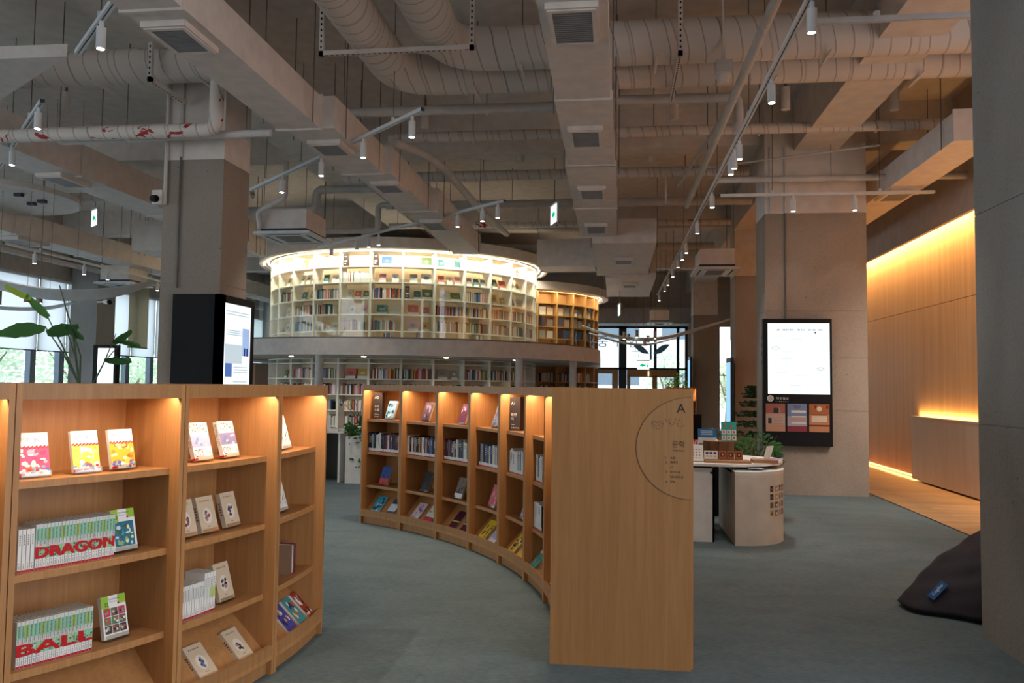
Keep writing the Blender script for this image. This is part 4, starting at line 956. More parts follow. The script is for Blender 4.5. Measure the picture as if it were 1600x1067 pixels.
def card(name, label, cat, x, y, z, w, h, t, c, rz=0, tilt=12, prints=(), grp=None):
    o = tag(MB().m(c).box(-w / 2, w / 2, 0, t, 0, h).build(name, smooth=0), label, cat, grp); o.location = (x, y, z + .001 + t * math.sin(R(tilt))); o.rotation_euler = (-R(tilt), 0, rz)
    if prints:
        b = MB()
        for j, (cc, a0, a1, b0, b1) in enumerate(prints): b.m(cc).face(-w / 2 + w * a0, -w / 2 + w * a1, h * b0, h * b1, -.0008 - .0002 * j)
        b.build('print', o, local=True, smooth=0)
    return o
G = [(col(60, 170, 160), 0, 1, .62, 1)] + [(col(225, 222, 215), .04 + .33 * i, .31 + .33 * i, .04 + .3 * j, .28 + .3 * j) for i in range(3) for j in range(2)] + [(col(170, 90, 70), .12 + .33 * i, .22 + .33 * i, .10 + .3 * j, .22 + .3 * j) for i in range(3) for j in range(2)] + [(col(190, 110, 80), .18, .32, .74, .9), (col(190, 110, 80), .6, .74, .66, .82)]
card('sticker_card', 'teal and white card of small badges standing on the log', 'card', 1.17, 8.60, LT, .155, .20, .01, col(60, 165, 155), 0, 10, G)
card('info_sign', 'blue and white information card behind the log', 'sign', .98, 8.86, DT + .14, .19, .16, .006, col(235, 235, 235), 0, 12, [(col(50, 120, 185), 0, 1, .42, 1)] + [(col(200, 220, 235), .15, .8, .84 - .12 * j, .88 - .12 * j) for j in range(3)])
o = tag(MB().m(BLACK).box(.86, 1.10, 8.84, 9.0, DT, DT + .14).build('black_box'), 'black box under the blue card on the desk', 'box')
tag(MB().m(col(225, 215, 205)).add([(1.035 + .02 * math.cos(k * 1.05), 8.56 + .02 * math.sin(k * 1.05), LT + .001) for k in range(6)] + [(1.035, 8.56, LT + .035)], [tuple(range(6))[::-1]] + [(k, (k + 1) % 6, 6) for k in range(6)]).build('paper_ornament'), 'small white folded paper ornament on the log', 'ornament')
card('white_box', 'white printed box leaning on the tray beside the log', 'box', .955, 8.31, DT + .022, .13, .085, .03, col(228, 224, 218), 0, 8, [(col(70, 80, 120), .08 + .3 * i, .3 + .3 * i, .55, .85) for i in range(3)] + [(col(60, 60, 70), .1 + .3 * i, .28 + .3 * i, .3, .4) for i in range(3)])
for i, x in enumerate((1.07, 1.15, 1.23)):
    card('badge_box', 'small brown badge box on the tray, %s from the left' % ordn(i + 1), 'box', x, 8.33, DT + .022, .072, .085, .03, col(150, 95, 62), 0, 8, [(col(90, 40, 30), .2, .8, .3, .8), (col(220, 170, 130), .4, .6, .45, .65)], 'brown badge boxes')
card('leaflet_stand', 'white speckled leaflet holder at the left end of the desk', 'stand', .80, 8.24, DT, .15, .17, .03, col(225, 220, 214), 0, 22, [(col(90, 90, 110), .1 + .2 * i, .18 + .2 * i, .15 + .17 * j, .2 + .17 * j) for i in range(4) for j in range(4)])
o = thing('candy_jar', 'clear jar of red striped sticks on the desk by the end panel', 'jar', (.80, 8.55, DT))
MB().m(ACRYL).cyl(.80, 8.55, DT, DT + .16, .07, 20).build('glass', o)
for k in range(11): MB().m(col(190, 60, 70) if k % 2 else col(225, 205, 205)).tube([(.80 + .03 * math.cos(k), 8.55 + .03 * math.sin(k), DT + .01), (.80 + .055 * math.cos(k * 1.3), 8.55 + .055 * math.sin(k * 1.3), DT + .2)], .008, 6).build('stick', o)
o = tag(MB().m(TRAYW).box(1.36, 1.60, 8.28, 8.46, DT, DT + .03).build('wooden_block'), 'flat brown wooden block on the right of the desk', 'block')
for i in range(3):
    card('postcard_rack', 'white card standing in the rack on the desk, %s from the left' % ordn(i + 1), 'card', 1.50 + i * .025, 8.44 + .05 * i, DT + .03, .05, .13, .006, col(225, 220, 215), R(-60), 20, (), 'cards in the rack')
for i, (x, y, c, rz) in enumerate(((1.58, 8.62, (200, 205, 225), .3), (1.62, 8.7, (170, 140, 190), -.2), (1.55, 8.76, (215, 215, 222), .6))):
    o = tag(MB().m(col(*c)).box(-.1, .1, -.07, .07, 0, .006).build('magazine', smooth=0), ('pale blue', 'lilac', 'white')[i] + ' magazine lying on the right end of the desk', 'magazine', 'magazines on the desk'); o.location = (x, y - .02, DT + .001 + .0065 * i); o.rotation_euler = (0, 0, rz)
for i, (x, y, c, rz) in enumerate(((1.28, 8.14, (130, 180, 160), .1), (1.42, 8.2, (120, 130, 150), .2), (1.52, 8.32, (40, 140, 120), .5), (1.57, 8.46, (190, 90, 100), .9), (1.36, 8.1, (170, 190, 215), -.1))):
    o = tag(MB().m(col(*c)).box(-.07, .07, -.045, .045, 0, .004).build('leaflet', smooth=0), ('pale green', 'slate', 'emerald', 'rose', 'light blue')[i] + ' leaflet lying on the cream D-shaped cabinet', 'leaflet', 'leaflets on the cabinet'); o.location = (x, y + .06, .701 + .0045 * i); o.rotation_euler = (0, 0, rz)
# plants by the desk
def bush(name, label, x, y, z0, h, r, lm, n, pot=None, s=.06):
    t = thing(name, label, 'plant', (x, y, z0 if pot is None else z0)); z = z0
    if pot:
        pw, ph, pm = pot; MB().m(pm).prism([(x - pw, y - pw), (x + pw, y - pw), (x + pw, y + pw), (x - pw, y + pw)], z0, z0 + ph).build('pot', t, smooth=0); z = z0 + ph
    b = MB().m(lm); q = random.Random(int(x * 100 + n))
    stems = MB().m(plain('stem_green', (.12, .16, .06), .7))
    for k in range(9):
        a = q.uniform(0, 6.28); stems.tube([(x, y, z - .02), (x + r * .5 * math.cos(a), y + r * .5 * math.sin(a), z + h * .45), (x + r * .85 * math.cos(a), y + r * .85 * math.sin(a), z + h * .8)], [.006, .004, .002], 5)
    stems.build('stems', t)
    for k in range(n):
        a = q.uniform(0, 6.28); d = r * math.sqrt(q.random()); p = Vector((x + d * math.cos(a), y + d * math.sin(a), z + h * (q.random() * (1 - .5 * d / r) + .02)))
        u = Vector((math.cos(a), math.sin(a), q.uniform(-.4, .9))).normalized(); w = u.orthogonal().normalized(); ss = s * q.uniform(.6, 1.2)
        b.add([p, p + u * ss * .5 + w * ss * .3, p + u * ss, p + u * ss * .5 - w * ss * .3], [(0, 1, 2, 3)])
    b.build('leaves', t, smooth=0); return t
bush('potted_plant', 'bushy green plant in a wooden box behind the log', 1.66, 9.72, .0, .42, .24, LEAF, 420, (.16, .62, OAK))
bush('potted_plant', 'brown-green leafy plant behind the desk, left of the bushy one', 1.25, 9.9, 0, .36, .2, cloth('leaf_olive', (.12, .10, .03), .3), 260, (.12, .72, BLACK))
t = thing('tiered_plant', 'dark tiered pine-like plant in front of the brown column', 'plant', (2.25, 13.3, 0))
MB().m(BLACK).cyl(2.25, 13.3, 0, .4, .18, 20, .22).build('pot', t)
MB().m(LOG).tube([(2.25, 13.3, .4), (2.25, 13.3, 1.5)], [.015, .006], 6).build('trunk', t)
b = MB().m(DARKLEAF); q = random.Random(4)
for z in (.75, .92, 1.08, 1.24, 1.38, 1.48):
    L_ = .42 * (1.62 - z) + .1
    for k in range(9):
        a = k * .7 + z * 3
        for j in range(14):
            s = L_ * j / 14; p = Vector((2.25 + s * math.cos(a), 13.3 + s * math.sin(a), z + .04 * math.sin(j)))
            for sg in (-1, 1):
                u = Vector((math.cos(a + sg * 1), math.sin(a + sg * 1), .1)); b.add([p, p + u * .09, p + u * .09 + Vector((0, 0, .02))], [(0, 1, 2)])
b.build('branches', t, smooth=0)
# small far bookcase and tall screen beside the far column
t = thing('far_bookcase', 'small lit oak bookcase standing before the far brown column', 'bookcase', (2.0, 22.0, 0))
MB().m(OAK).box(1.35, 1.37, 22, 22.35, 0, 1.5).box(2.13, 2.15, 22, 22.35, 0, 1.5).box(1.37, 2.13, 22.33, 22.35, 0, 1.5).build('case', t, smooth=0)
for z in (.4, .8, 1.15, 1.5): MB().m(OAK).box(1.37, 2.13, 22, 22.33, z - .025, z).build('shelf_board', t, smooth=0)
light('AREA', 'led_light', (1.75, 22.08, 1.46), 6, (1, .7, .4), t, shape='RECTANGLE', size=.7, size_y=.02)
for i, x in enumerate((1.6, 1.85, 2.03)): tag(MB().m(col(225, 215, 200)).box(x - .06, x + .06, 22.1, 22.12, 1.151, 1.32).build('book', smooth=0), 'pale book on the small far oak bookcase, %s from left' % ordn(i + 1), 'book', 'books on the far bookcase')
tag(MB().m(BLACK).box(1.2, 2.2, 21.2, 21.6, 0, .82).build('dark_cabinet', smooth=0), 'low black cabinet in front of the small far bookcase', 'cabinet')
for x, y, z1, lab in ((2.36, 26.6, 2.5, 'tall slim blue screen edge on at the farthest column'), (2.40, 17.6, 2.15, 'tall slim screen edge on at the second brown column')):
    t = thing('screen_stand', lab, 'screen', (x, y, 0)); MB().m(FRAMED).box(x + .03, x + .1, y, y + .7, 0, z1).build('housing', t, smooth=0); MB().m(scr(150, 200, 240, 1.0)).box(x + .022, x + .03, y + .05, y + .65, .4, z1 - .1).build('screen', t, smooth=0)
bush('far_plant', 'yellow-green plant between the entrance frame and the far column', 2.15, 28.3, 0, .95, .35, LEAFL, 260, (.2, 1.1, DGREY), .12)
# reception desk against the amber wall
t = thing('reception_desk', 'pale veneer desk block against the amber-lit wall', 'desk', (5.0, 12, 0))
MB().m(DESKW).box(4.93, 5.055, 9.5, 14.34, .03, 1.045).build('front', t, smooth=0)
MB().m(DESKW).box(4.925, 5.03, 9.48, 14.36, 1.045, 1.07).build('top', t, smooth=0)
MB().m(LEDO).box(5.034, 5.05, 9.5, 14.3, 1.05, 1.06).build('led_strip', t, smooth=0)
light('AREA', 'desk_led', (5.02, 11.9, 1.075), 26, (1, .52, .15), t, shape='RECTANGLE', size=.02, size_y=4.8, rot=(0, R(180 + 25), 0))
# beanbag
t = thing('beanbag', 'dark purple-black beanbag slumped behind the huge grey column', 'beanbag', (2.75, 5.95, 0))
bm = bmesh.new(); bmesh.ops.create_uvsphere(bm, u_segments=72, v_segments=40, radius=1)
for v in bm.verts:
    p = v.co; x, y, z = p; a = math.atan2(y, x)
    zz = (z + 1) / 2; rad = (1 - zz ** 1.9) ** .6 if zz < 1 else 0
    rad = rad * (1.0 if zz > .04 else .90 + .10 * zz / .04) * (1 + .03 * math.sin(a * 6 + zz * 7) + .02 * math.sin(a * 13 + 4 * zz))
    cr = .035 * math.exp(-((math.sin(a * 2.5 + zz * 2.4)) ** 2) * 40) * (zz * (1 - zz)) * 4
    rad -= cr
    rad += (.022 * math.sin(zz * 16 + a * 3) * math.sin(a * 7 + 1) + .014 * math.sin(zz * 34 - a * 9)) * (zz * (1 - zz)) * 3
    X_ = math.cos(a) * rad * (.80 + .10 * zz) + .36 * zz ** .8; Y_ = math.sin(a) * rad * .50
    tip = max(0, -math.cos(a)) ** 4 * (1 - zz) ** 3 * .14
    v.co = (2.86 + X_ - tip, 5.98 + Y_, .004 + zz * .76 * (1 + .02 * math.sin(a * 5)))
me = bpy.data.meshes.new('cover'); bm.to_mesh(me); bm.free(); me.materials.append(BAGM)
me.polygons.foreach_set('use_smooth', [True] * len(me.polygons))
for v in me.vertices: v.co -= Vector(t.location)
o = bpy.data.objects.new('cover', me); COL.objects.link(o); o.parent = t
vb = min(me.vertices, key=lambda v: (abs(v.co.z - .17) * 2 + abs((v.co.x + t.location.x) - 2.17) + (5 if v.normal.y > -.2 else 0)))
nz = vb.normal.normalized(); up_ = (Vector((0, 0, 1)) - nz * nz.z).normalized(); rx = up_.cross(nz) * 1.0
Mt = Matrix((( rx.x, -nz.x, up_.x, vb.co.x + t.location.x + nz.x * .012), (rx.y, -nz.y, up_.y, vb.co.y + t.location.y + nz.y * .012), (rx.z, -nz.z, up_.z, vb.co.z + nz.z * .012), (0, 0, 0, 1)))
b = MB(Mt @ Matrix.Rotation(R(-58), 4, 'Y'))
b.m(col(20, 90, 150)).box(-.07, .07, 0, .004, -.026, .026); b.m(col(225, 230, 235)).text('Yogibo', -.05, -.012, .026, -.001, w=.1)
b.build('brand_tag', t, smooth=0)
# white table with book stands between the two oak rows
t = thing('reading_table', 'white table with panel legs between the two oak bookcase rows', 'table', (-4.5, 12.2, 0))
MB().m(WHITEP).box(-5.6, -4.06, 11.8, 12.7, .745, .77).build('top', t, smooth=0)
for x in (-5.3, -4.7, -4.16): MB().m(WHITEP).box(x, x + .03, 11.85, 12.6, 0, .745).build('leg_panel', t, smooth=0)
MB().m(plain('table_back_grey', (.20, .21, .20), .7)).box(-5.27, -4.13, 12.55, 12.6, 0, .745).build('back_panel', t, smooth=0)
t2 = thing('planter', 'white square planter with trailing green plant beside the white table', 'planter', (-3.84, 11.95, 0))
MB().m(WHITEP).box(-4.02, -3.62, 11.78, 12.15, 0, .70).build('pot', t2, smooth=0)
b = MB().m(LEAF); q = random.Random(6)
for k in range(300):
    a = q.uniform(0, 6.28); d = .24 * math.sqrt(q.random()); p = Vector((-3.83 + d * math.cos(a), 11.96 + d * math.sin(a) * .8, .70 + q.uniform(0, .2))); 
    if k < 40: p = Vector((-3.62 - .0 + q.uniform(-.35, .02), 11.76, .68 - q.uniform(0, .45) * (q.random() < .6)))
    u = Vector((math.cos(a), math.sin(a), q.uniform(-.5, .8))).normalized(); w = u.orthogonal().normalized(); b.add([p, p + u * .03 + w * .02, p + u * .06, p + u * .03 - w * .02], [(0, 1, 2, 3)])
b.build('leaves', t2, smooth=0)
bk = card('open_book', 'white open book propped up at the left end of the white table', 'book', -4.42, 11.95, .77, .2, .3, .02, col(220, 222, 226), R(35), 25)
card('wooden_easel', 'narrow grey wooden display easel standing on the white table', 'easel', -4.21, 12.1, .77, .09, .42, .03, plain('easel_wood', (.42, .38, .32), .6), R(20), 14, [(INK, .3, .7, .9, .97)])
for i, (x, y, c) in enumerate(((-4.24, 11.9, (215, 210, 214)), (-4.2, 12.2, (90, 50, 70)), (-4.16, 12.05, (228, 228, 230)))):
    tag(MB().m(col(*c)).box(x - .07, x + .07, y - .05, y + .05, .771, .80).build('book', smooth=0), ('grey', 'plum', 'white')[i] + ' book lying flat on the white table between the oak rows', 'book', 'books on the white table')
t = thing('wire_plant', 'thin dark curved branches in a low pot on the white table', 'plant', (-4.14, 12.45, .77))
MB().m(BLACK).cyl(-4.14, 12.45, .77, .83, .06, 16).build('pot', t)
for k in range(6):
    a = -.9 + k * .35; MB().m(INK).tube([(-4.02, 12.45, .83), (-4.02 + .1 * a, 12.4, 1.02), (-4.02 + .26 * a, 12.4, 1.16), (-4.02 + .38 * a, 12.4, 1.1 + .05 * k)], .004, 5).build('branch', t)
# oak box and far cabinet seen under the balcony left of the drum
tag(MB().m(OAKD).box(-10.0, -9.3, 20.0, 20.8, 0, 2.0).build('oak_cabinet', smooth=0), 'plain oak cabinet under the balcony, just right of the column display', 'cabinet')

# ================================================================ ceiling services
def boxduct(name, label, segs, grilles=(), flange=2.4, m=DUCTM, gw=.13):
    """segs: (x0,x1,y0,y1,z0,z1) boxes along the run"""
    s0 = segs[0]; t = thing(name, label, 'air duct', ((s0[0] + s0[1]) / 2, s0[2], s0[4]))
    for (x0, x1, y0, y1, z0, z1) in segs:
        b = MB().m(m).box(x0, x1, y0, y1, z0, z1)
        L = y1 - y0; n = max(1, int(L / flange))
        for k in range(0 if (x0, y0) == (s0[0], s0[2]) else 1, n + 1):
            y = y0 + L * k / n; b.box(x0 - .02, x1 + .02, y - .018, y + .018, z0 - .02, z1 + .02)
        b.build('duct_section', t, smooth=0)
        k = 0
        for y in (y0 + .3, y1 - .3):
            for x in (x0 - .03, x1 + .03): MB().m(STEEL).cyl(x, y, z0 - .03, CZ, .006, 6).build('hanger_rod', t)
    gm = plain('grille_fin', (.26, .26, .27), .5); gb = plain('grille_dark', (.06, .06, .06), .8)
    for (xa, xb, ya, yb, z) in grilles:
        g = MB().m(m).box(xa - .05, xb + .05, ya - .06, yb + .06, z - .05, z - .001).m(m).box(xa - .035, xa, ya, yb, z - .06, z - .05).box(xb, xb + .035, ya, yb, z - .06, z - .05).box(xa - .035, xb + .035, ya - .035, ya, z - .06, z - .05).box(xa - .035, xb + .035, yb, yb + .035, z - .06, z - .05)
        g.m(gb).box(xa, xb, ya, yb, z - .052, z - .0505).m(gm)
        n = 16
        for k in range(n): y = ya + (yb - ya) * (k + .2) / n; g.box(xa, xb, y, y + (yb - ya) / n * .5, z - .057, z - .052)
        tag(g.build('air_grille', t, smooth=0))
    return t
boxduct('box_duct', 'white box duct with grilles running straight away above the end panel',
        [(-.60, -.07, -3, 7.9, 4.35, 4.74), (-.62, -.04, 7.9, 10.3, 4.35, 4.72), (-.66, .0, 10.3, 15.2, 4.33, 4.72), (-.45, .75, 15.2, 19.5, 4.2, 4.66), (-.25, .95, 19.5, 23.5, 4.12, 4.6)],
        [(-.49, -.19, 5.9, 6.45, 4.35), (-.49, -.2, 8.78, 9.33, 4.35), (-.50, -.2, 11.37, 11.9, 4.33), (-.50, -.2, 14.0, 14.6, 4.33), (.0, .32, 17, 17.5, 4.2), (.2, .5, 20.5, 21, 4.12)])
boxduct('branch_duct', 'stubby white branch duct leaving the long box duct toward the drum', [(-1.75, -.47, 18.0, 18.9, 4.2, 4.78)], flange=.9)
boxduct('box_duct', 'large white box duct with grilles slanting over the drum, upper left',
        [(-3.73, -3.24, -3, 8.4, 4.3, 4.66), (-3.64, -3.08, 8.4, 10.3, 4.3, 4.66), (-3.48, -2.97, 10.3, 12.6, 4.29, 4.66), (-3.40, -2.85, 12.6, 16.6, 4.27, 4.66)],
        [(-3.64, -3.37, 5.78, 6.2, 4.3), (-3.5, -3.2, 8.85, 9.25, 4.3), (-3.32, -3.02, 10.7, 11.1, 4.29), (-3.25, -2.95, 13.2, 13.8, 4.27)])
boxduct('box_duct', 'white box duct running behind the left concrete column top', [(-7.9, -7.3, 5, 15.2, 4.3, 4.74), (-9.8, -7.3, 15.2, 16.0, 4.15, 4.75)], [(-7.78, -7.5, 9.95, 10.5, 4.3)])
boxduct('box_duct', 'beige box duct along the left windows', [(-11.1, -10.5, 8, 25, 4.06, 4.45)], [(-10.95, -10.65, 13.1, 13.8, 4.06), (-10.95, -10.65, 18.6, 19.3, 4.06)])
boxduct('box_duct', 'short white duct with amber underside above the veneer wall', [(3.72, 4.2, 9.35, 17, 4.28, 4.60), (4.2, 4.78, 9.35, 9.95, 4.28, 4.60)], [(3.8, 4.1, 11.6, 12.2, 4.3)])
def rnd(name, label, pts, r, m, hang=(), cat='pipe', bends=.0, group=None):
    """pipe through pts with rounded bends"""
    P = [Vector(p) for p in pts]; out = [P[0]]
    for i in range(1, len(P) - 1):
        a, b_, c = P[i - 1], P[i], P[i + 1]; q = bends or r * 1.8
        d1 = (a - b_).normalized() * min(q, (a - b_).length * .45); d2 = (c - b_).normalized() * min(q, (c - b_).length * .45)
        for k in range(7):
            s = k / 6; out.append((b_ + d1) * (1 - s) ** 2 + b_ * 2 * s * (1 - s) + (b_ + d2) * s * s)
    out.append(P[-1])
    o = tag(MB().m(m).tube(out, r, 20 if r > .1 else 12).build(name), label, cat, group)
    for (x, y, z) in hang:
        MB().m(STEEL).cyl(x, y, z, CZ, .006, 6).build('hanger_rod', o)
        if r > .03: MB().m(DUCTM).box(x - .012, x + .012, y - r * 1.04, y + r * 1.04, z - 2 * r * 1.04, z - 2 * r).build('hanger_strap', o)
    return o
# spiral ducts: two come from behind the camera, elbow right and cross the hall
rnd('round_duct', 'wrapped round duct, outer of the pair that elbows right and crosses the hall', [(-2.62, -3, 5.08), (-2.52, 8.98, 5.08), (4.9, 8.98, 5.08)], .225, SPX, [(x, 8.98, 5.3) for x in (-1.6, 0, 1.7, 3.2)], 'air duct', .5)
rnd('round_duct', 'wrapped round duct, inner of the pair that elbows right and crosses the hall', [(-1.88, -3, 5.08), (-1.80, 8.32, 5.08), (4.9, 8.32, 5.08)], .225, SPX, [(x, 8.32, 5.3) for x in (-1, .4, 2.1, 3.6)], 'air duct', .5)
rnd('round_duct', 'wrapped round duct crossing at the upper left above the red-spotted pipe', [(-8.6, 8.05, 4.93), (-3.9, 8.05, 4.93)], .19, SPX, [(x, 8.05, 5.1) for x in (-7.4, -5.6, -4.4)], 'air duct')
RP = spiral('red_spotted_pipe', 0)
nt = RP.node_tree; bb = nt.nodes['Principled BSDF']; old = bb.inputs['Base Color'].links[0].from_socket
nn = noise(nt, 6.5, (.6, 1, 1), 4, .8, (0, 0, 1.2)); rr_ = nt.nodes.new('ShaderNodeValToRGB'); rr_.color_ramp.elements[0].position = .655; rr_.color_ramp.elements[1].position = .66; nt.links.new(nn, rr_.inputs[0])
nt.links.new(mixc(nt, rr_.outputs[0], old, (.35, .02, .02), 'MIX'), bb.inputs['Base Color'])
rnd('pipe', 'thick white pipe with red paint spots under the left round duct', [(-7.2, 8.05, 4.20), (-4.27, 8.05, 4.20), (-4.27, 8.05, 4.74)], .075, RP, [(-6.1, 8.05, 4.27), (-5.3, 8.05, 4.27)])
rnd('pipe', 'smooth grey-white pipe just below the red-spotted one', [(-6.2, 8.2, 4.17), (-3.72, 8.2, 4.20)], .042, PIPEM, [(-5.7, 8.2, 4.2), (-4.0, 8.2, 4.2)])
rnd('pipe', 'white pipe crossing above the oblique light track, in front of the round canopy', [(-4.2, 9.7, 4.92), (-.62, 9.7, 4.92)], .06, PIPEM, [(-3.2, 9.7, 4.98), (-1.6, 9.7, 4.98)])
rnd('pipe', 'grey-white pipe right of the long box duct, below the round ducts', [(-.1, 9.55, 4.92), (1.42, 9.58, 4.92), (1.42, 9.58, 4.5)], .055, PIPEM)
rnd('pipe', 'long wrapped white pipe crossing from the box duct to the amber wall', [(-3.2, 10.95, 4.98), (4.6, 11.0, 4.98)], .07, SPX, [(x, 10.98, 5.05) for x in (-2, .5, 1.9, 3.4)])
rnd('pipe', 'wrapped white pipe crossing the hall before the second beam', [(-4.6, 13.1, 4.98), (2.1, 13.1, 4.98)], .085, SPX, [(x, 13.1, 5.06) for x in (-3.6, -2.2, 1.1)])
rnd('pipe', 'white pipe crossing to the wide column above the short track', [(1.4, 11.7, 4.47), (5.0, 11.7, 4.47)], .045, PIPEM, [(3.0, 11.7, 4.5), (4.3, 11.7, 4.5)])
rnd('pipe', 'cream pipe with a step crossing behind the hanging air conditioner', [(-6.4, 14.1, 4.28), (-4.3, 14.1, 4.28), (-4.3, 14.1, 4.74), (-2.9, 14.1, 4.74)], .055, PIPEM, [(-5.3, 14.1, 4.33)])
rnd('pipe', 'dull pipe crossing above the stepped one, left of the canopy', [(-8, 13.9, 4.62), (-5.4, 13.9, 4.62), (-5.4, 13.9, 5.0), (-3.3, 13.9, 5.0)], .08, PIPEM)
rnd('pipe', 'far white pipe crossing above the canopy of the drum', [(-4.5, 15.3, 5.0), (2.5, 15.3, 5.0)], .08, PIPEM, [(-2, 15.3, 5.08)])
rnd('pipe', 'far pipe with dark red flecks crossing above the canopy', [(-5, 17.3, 5.0), (2.4, 17.3, 5.0)], .07, RP)
rnd('pipe', 'farthest pipe crossing behind the canopy of the drum', [(-3, 20.2, 5.0), (2.4, 20.2, 5.0)], .09, PIPEM)
rnd('pipe', 'slim white pipe running away beside the long right light track', [(1.27, 6.0, 4.62), (1.20, 14, 4.62)], .045, PIPEM, [(1.26, 7, 4.66), (1.22, 11, 4.66)])
rnd('pipe', 'thin slanting white pipe between the box duct and the right track', [(1.30, 9.2, 4.75), (.95, 12.6, 4.62)], .022, PIPEM)
rnd('pipe', 'thin conduit with a bend in front of the wide column top', [(.75, 12.4, 4.3), (.75, 12.4, 4.78), (3.5, 11.2, 4.78)], .014, PIPEM)
rnd('pipe', 'curving grey-white pipe passing over the left box duct', [(-2.95, 10.3, 4.72), (-2.62, 11.4, 4.8), (-2.5, 14.2, 4.72), (-2.3, 16.8, 4.7)], .06, PIPEM, bends=1.2)
rnd('pipe', 'white drain pipe left of the hanging air conditioner', [(-5.35, 12.4, 5.6), (-5.35, 12.4, 4.5), (-5.85, 12.5, 4.3), (-5.85, 12.6, 4.05)], .045, PIPEM)
rnd('pipe', 'thin pipe across the left windows above the white blinds', [(-11.6, 11, 3.98), (-11.9, 26, 3.98)], .05, PIPEM)
rnd('pipe', 'wrapped white pipe crossing behind the left column top', [(-9.6, 12.6, 4.62), (-6.0, 12.6, 4.62)], .08, SPX)
for o in [o for o in bpy.data.objects if o.name.split('.')[0] == 'round_duct']:
    o.data.materials.append(SPY); 
    for p in o.data.polygons:
        if p.center.y < 7.75 and p.center.x > -3.5: p.material_index = 1
# sprinkler stubs
for i, (x, y) in enumerate(((.75, 10.6), (2.1, 10.3), (3.45, 10.45), (.55, 12.6), (-2.6, 10.6), (-1.5, 12.4), (-7.2, 9.6))):
    tag(MB().m(DUCTM).cyl(x, y, 5.0, 5.28, .055, 14).m(STEEL).cyl(x, y, 5.28, 5.4, .02, 8).cyl(x, y, 5.4, CZ, .012, 8).build('capped_stub'), 'short wrapped pipe stub under the slab, %s' % ('above the long wrapped pipe', 'near the right track', 'near the amber wall', 'beyond the long wrapped pipe', 'between the two box ducts', 'above the canopy', 'at the upper left')[i], 'pipe stub', 'pipe stubs under the slab')
# perforated strut channels
def strut(label, bars):
    t = thing('strut_channel', label, 'strut', bars[0][0])
    for a, b_ in bars:
        a, b_ = Vector(a), Vector(b_); d = b_ - a; L = d.length
        lo = Vector((min(a.x, b_.x) - .022, min(a.y, b_.y) - .022, min(a.z, b_.z) - .022)); hi = Vector((max(a.x, b_.x) + .022, max(a.y, b_.y) + .022, max(a.z, b_.z) + .022))
        k = MB().m(DUCTM).box(lo.x, hi.x, lo.y, hi.y, lo.z, hi.z); k.m(BLACK); n = int(L / .055)
        for j in range(1, n):
            p = a + d * j / n
            if abs(d.z) > .5 * L: k.box(p.x - .008, p.x + .008, lo.y - .001, lo.y, p.z - .013, p.z + .013)
            elif abs(d.x) > .5 * L: k.box(p.x - .014, p.x + .014, p.y - .008, p.y + .008, lo.z - .001, lo.z)
            else: k.box(p.x - .008, p.x + .008, p.y - .014, p.y + .014, lo.z - .001, lo.z)
        k.build('channel', t, smooth=0)
    return t
strut('white perforated trapeze channel carrying the pair of round ducts', [((-2.96, 7.66, 4.82), (-1.42, 7.66, 4.82)), ((-2.96, 7.66, 4.82), (-2.96, 7.66, CZ)), ((-1.42, 7.66, 4.82), (-1.42, 7.66, CZ))])
strut('white perforated channel under the crossing round ducts, right of the box duct', [((.62, 7.95, 4.80), (.62, 9.3, 4.80)), ((.62, 7.95, 4.80), (.62, 7.95, CZ))])
strut('white perforated channel under the left crossing round duct', [((-4.86, 7.75, 4.66), (-4.86, 8.42, 4.66)), ((-4.86, 7.75, 4.66), (-4.86, 7.75, CZ))])
# duct-like flat soffit piece at the top left corner and round canopy disc
tag(MB().m(DUCTM).prism([(-5.07, 6.75), (-6.6, 7.77), (-8.5, 9.0), (-9.0, 6.7)], 4.5, 4.62).build('soffit_panel', smooth=0), 'flat pale panel hanging at the top left corner', 'panel')
t = thing('ceiling_disc', 'round pale ceiling disc with small square lights at the left edge', 'ceiling disc', (-9.95, 11.6, 4.38))
MB().m(PAINT).cyl(-9.95, 11.6, 4.38, 4.46, 1.3, 64).build('disc', t)
for x, y in ((-9.55, 11.1), (-9.2, 11.3), (-9.15, 11.75), (-9.75, 11.15), (-9.45, 11.9)): MB().m(DGREY).box(x - .06, x + .06, y - .04, y + .04, 4.33, 4.38).build('square_light', t, smooth=0)
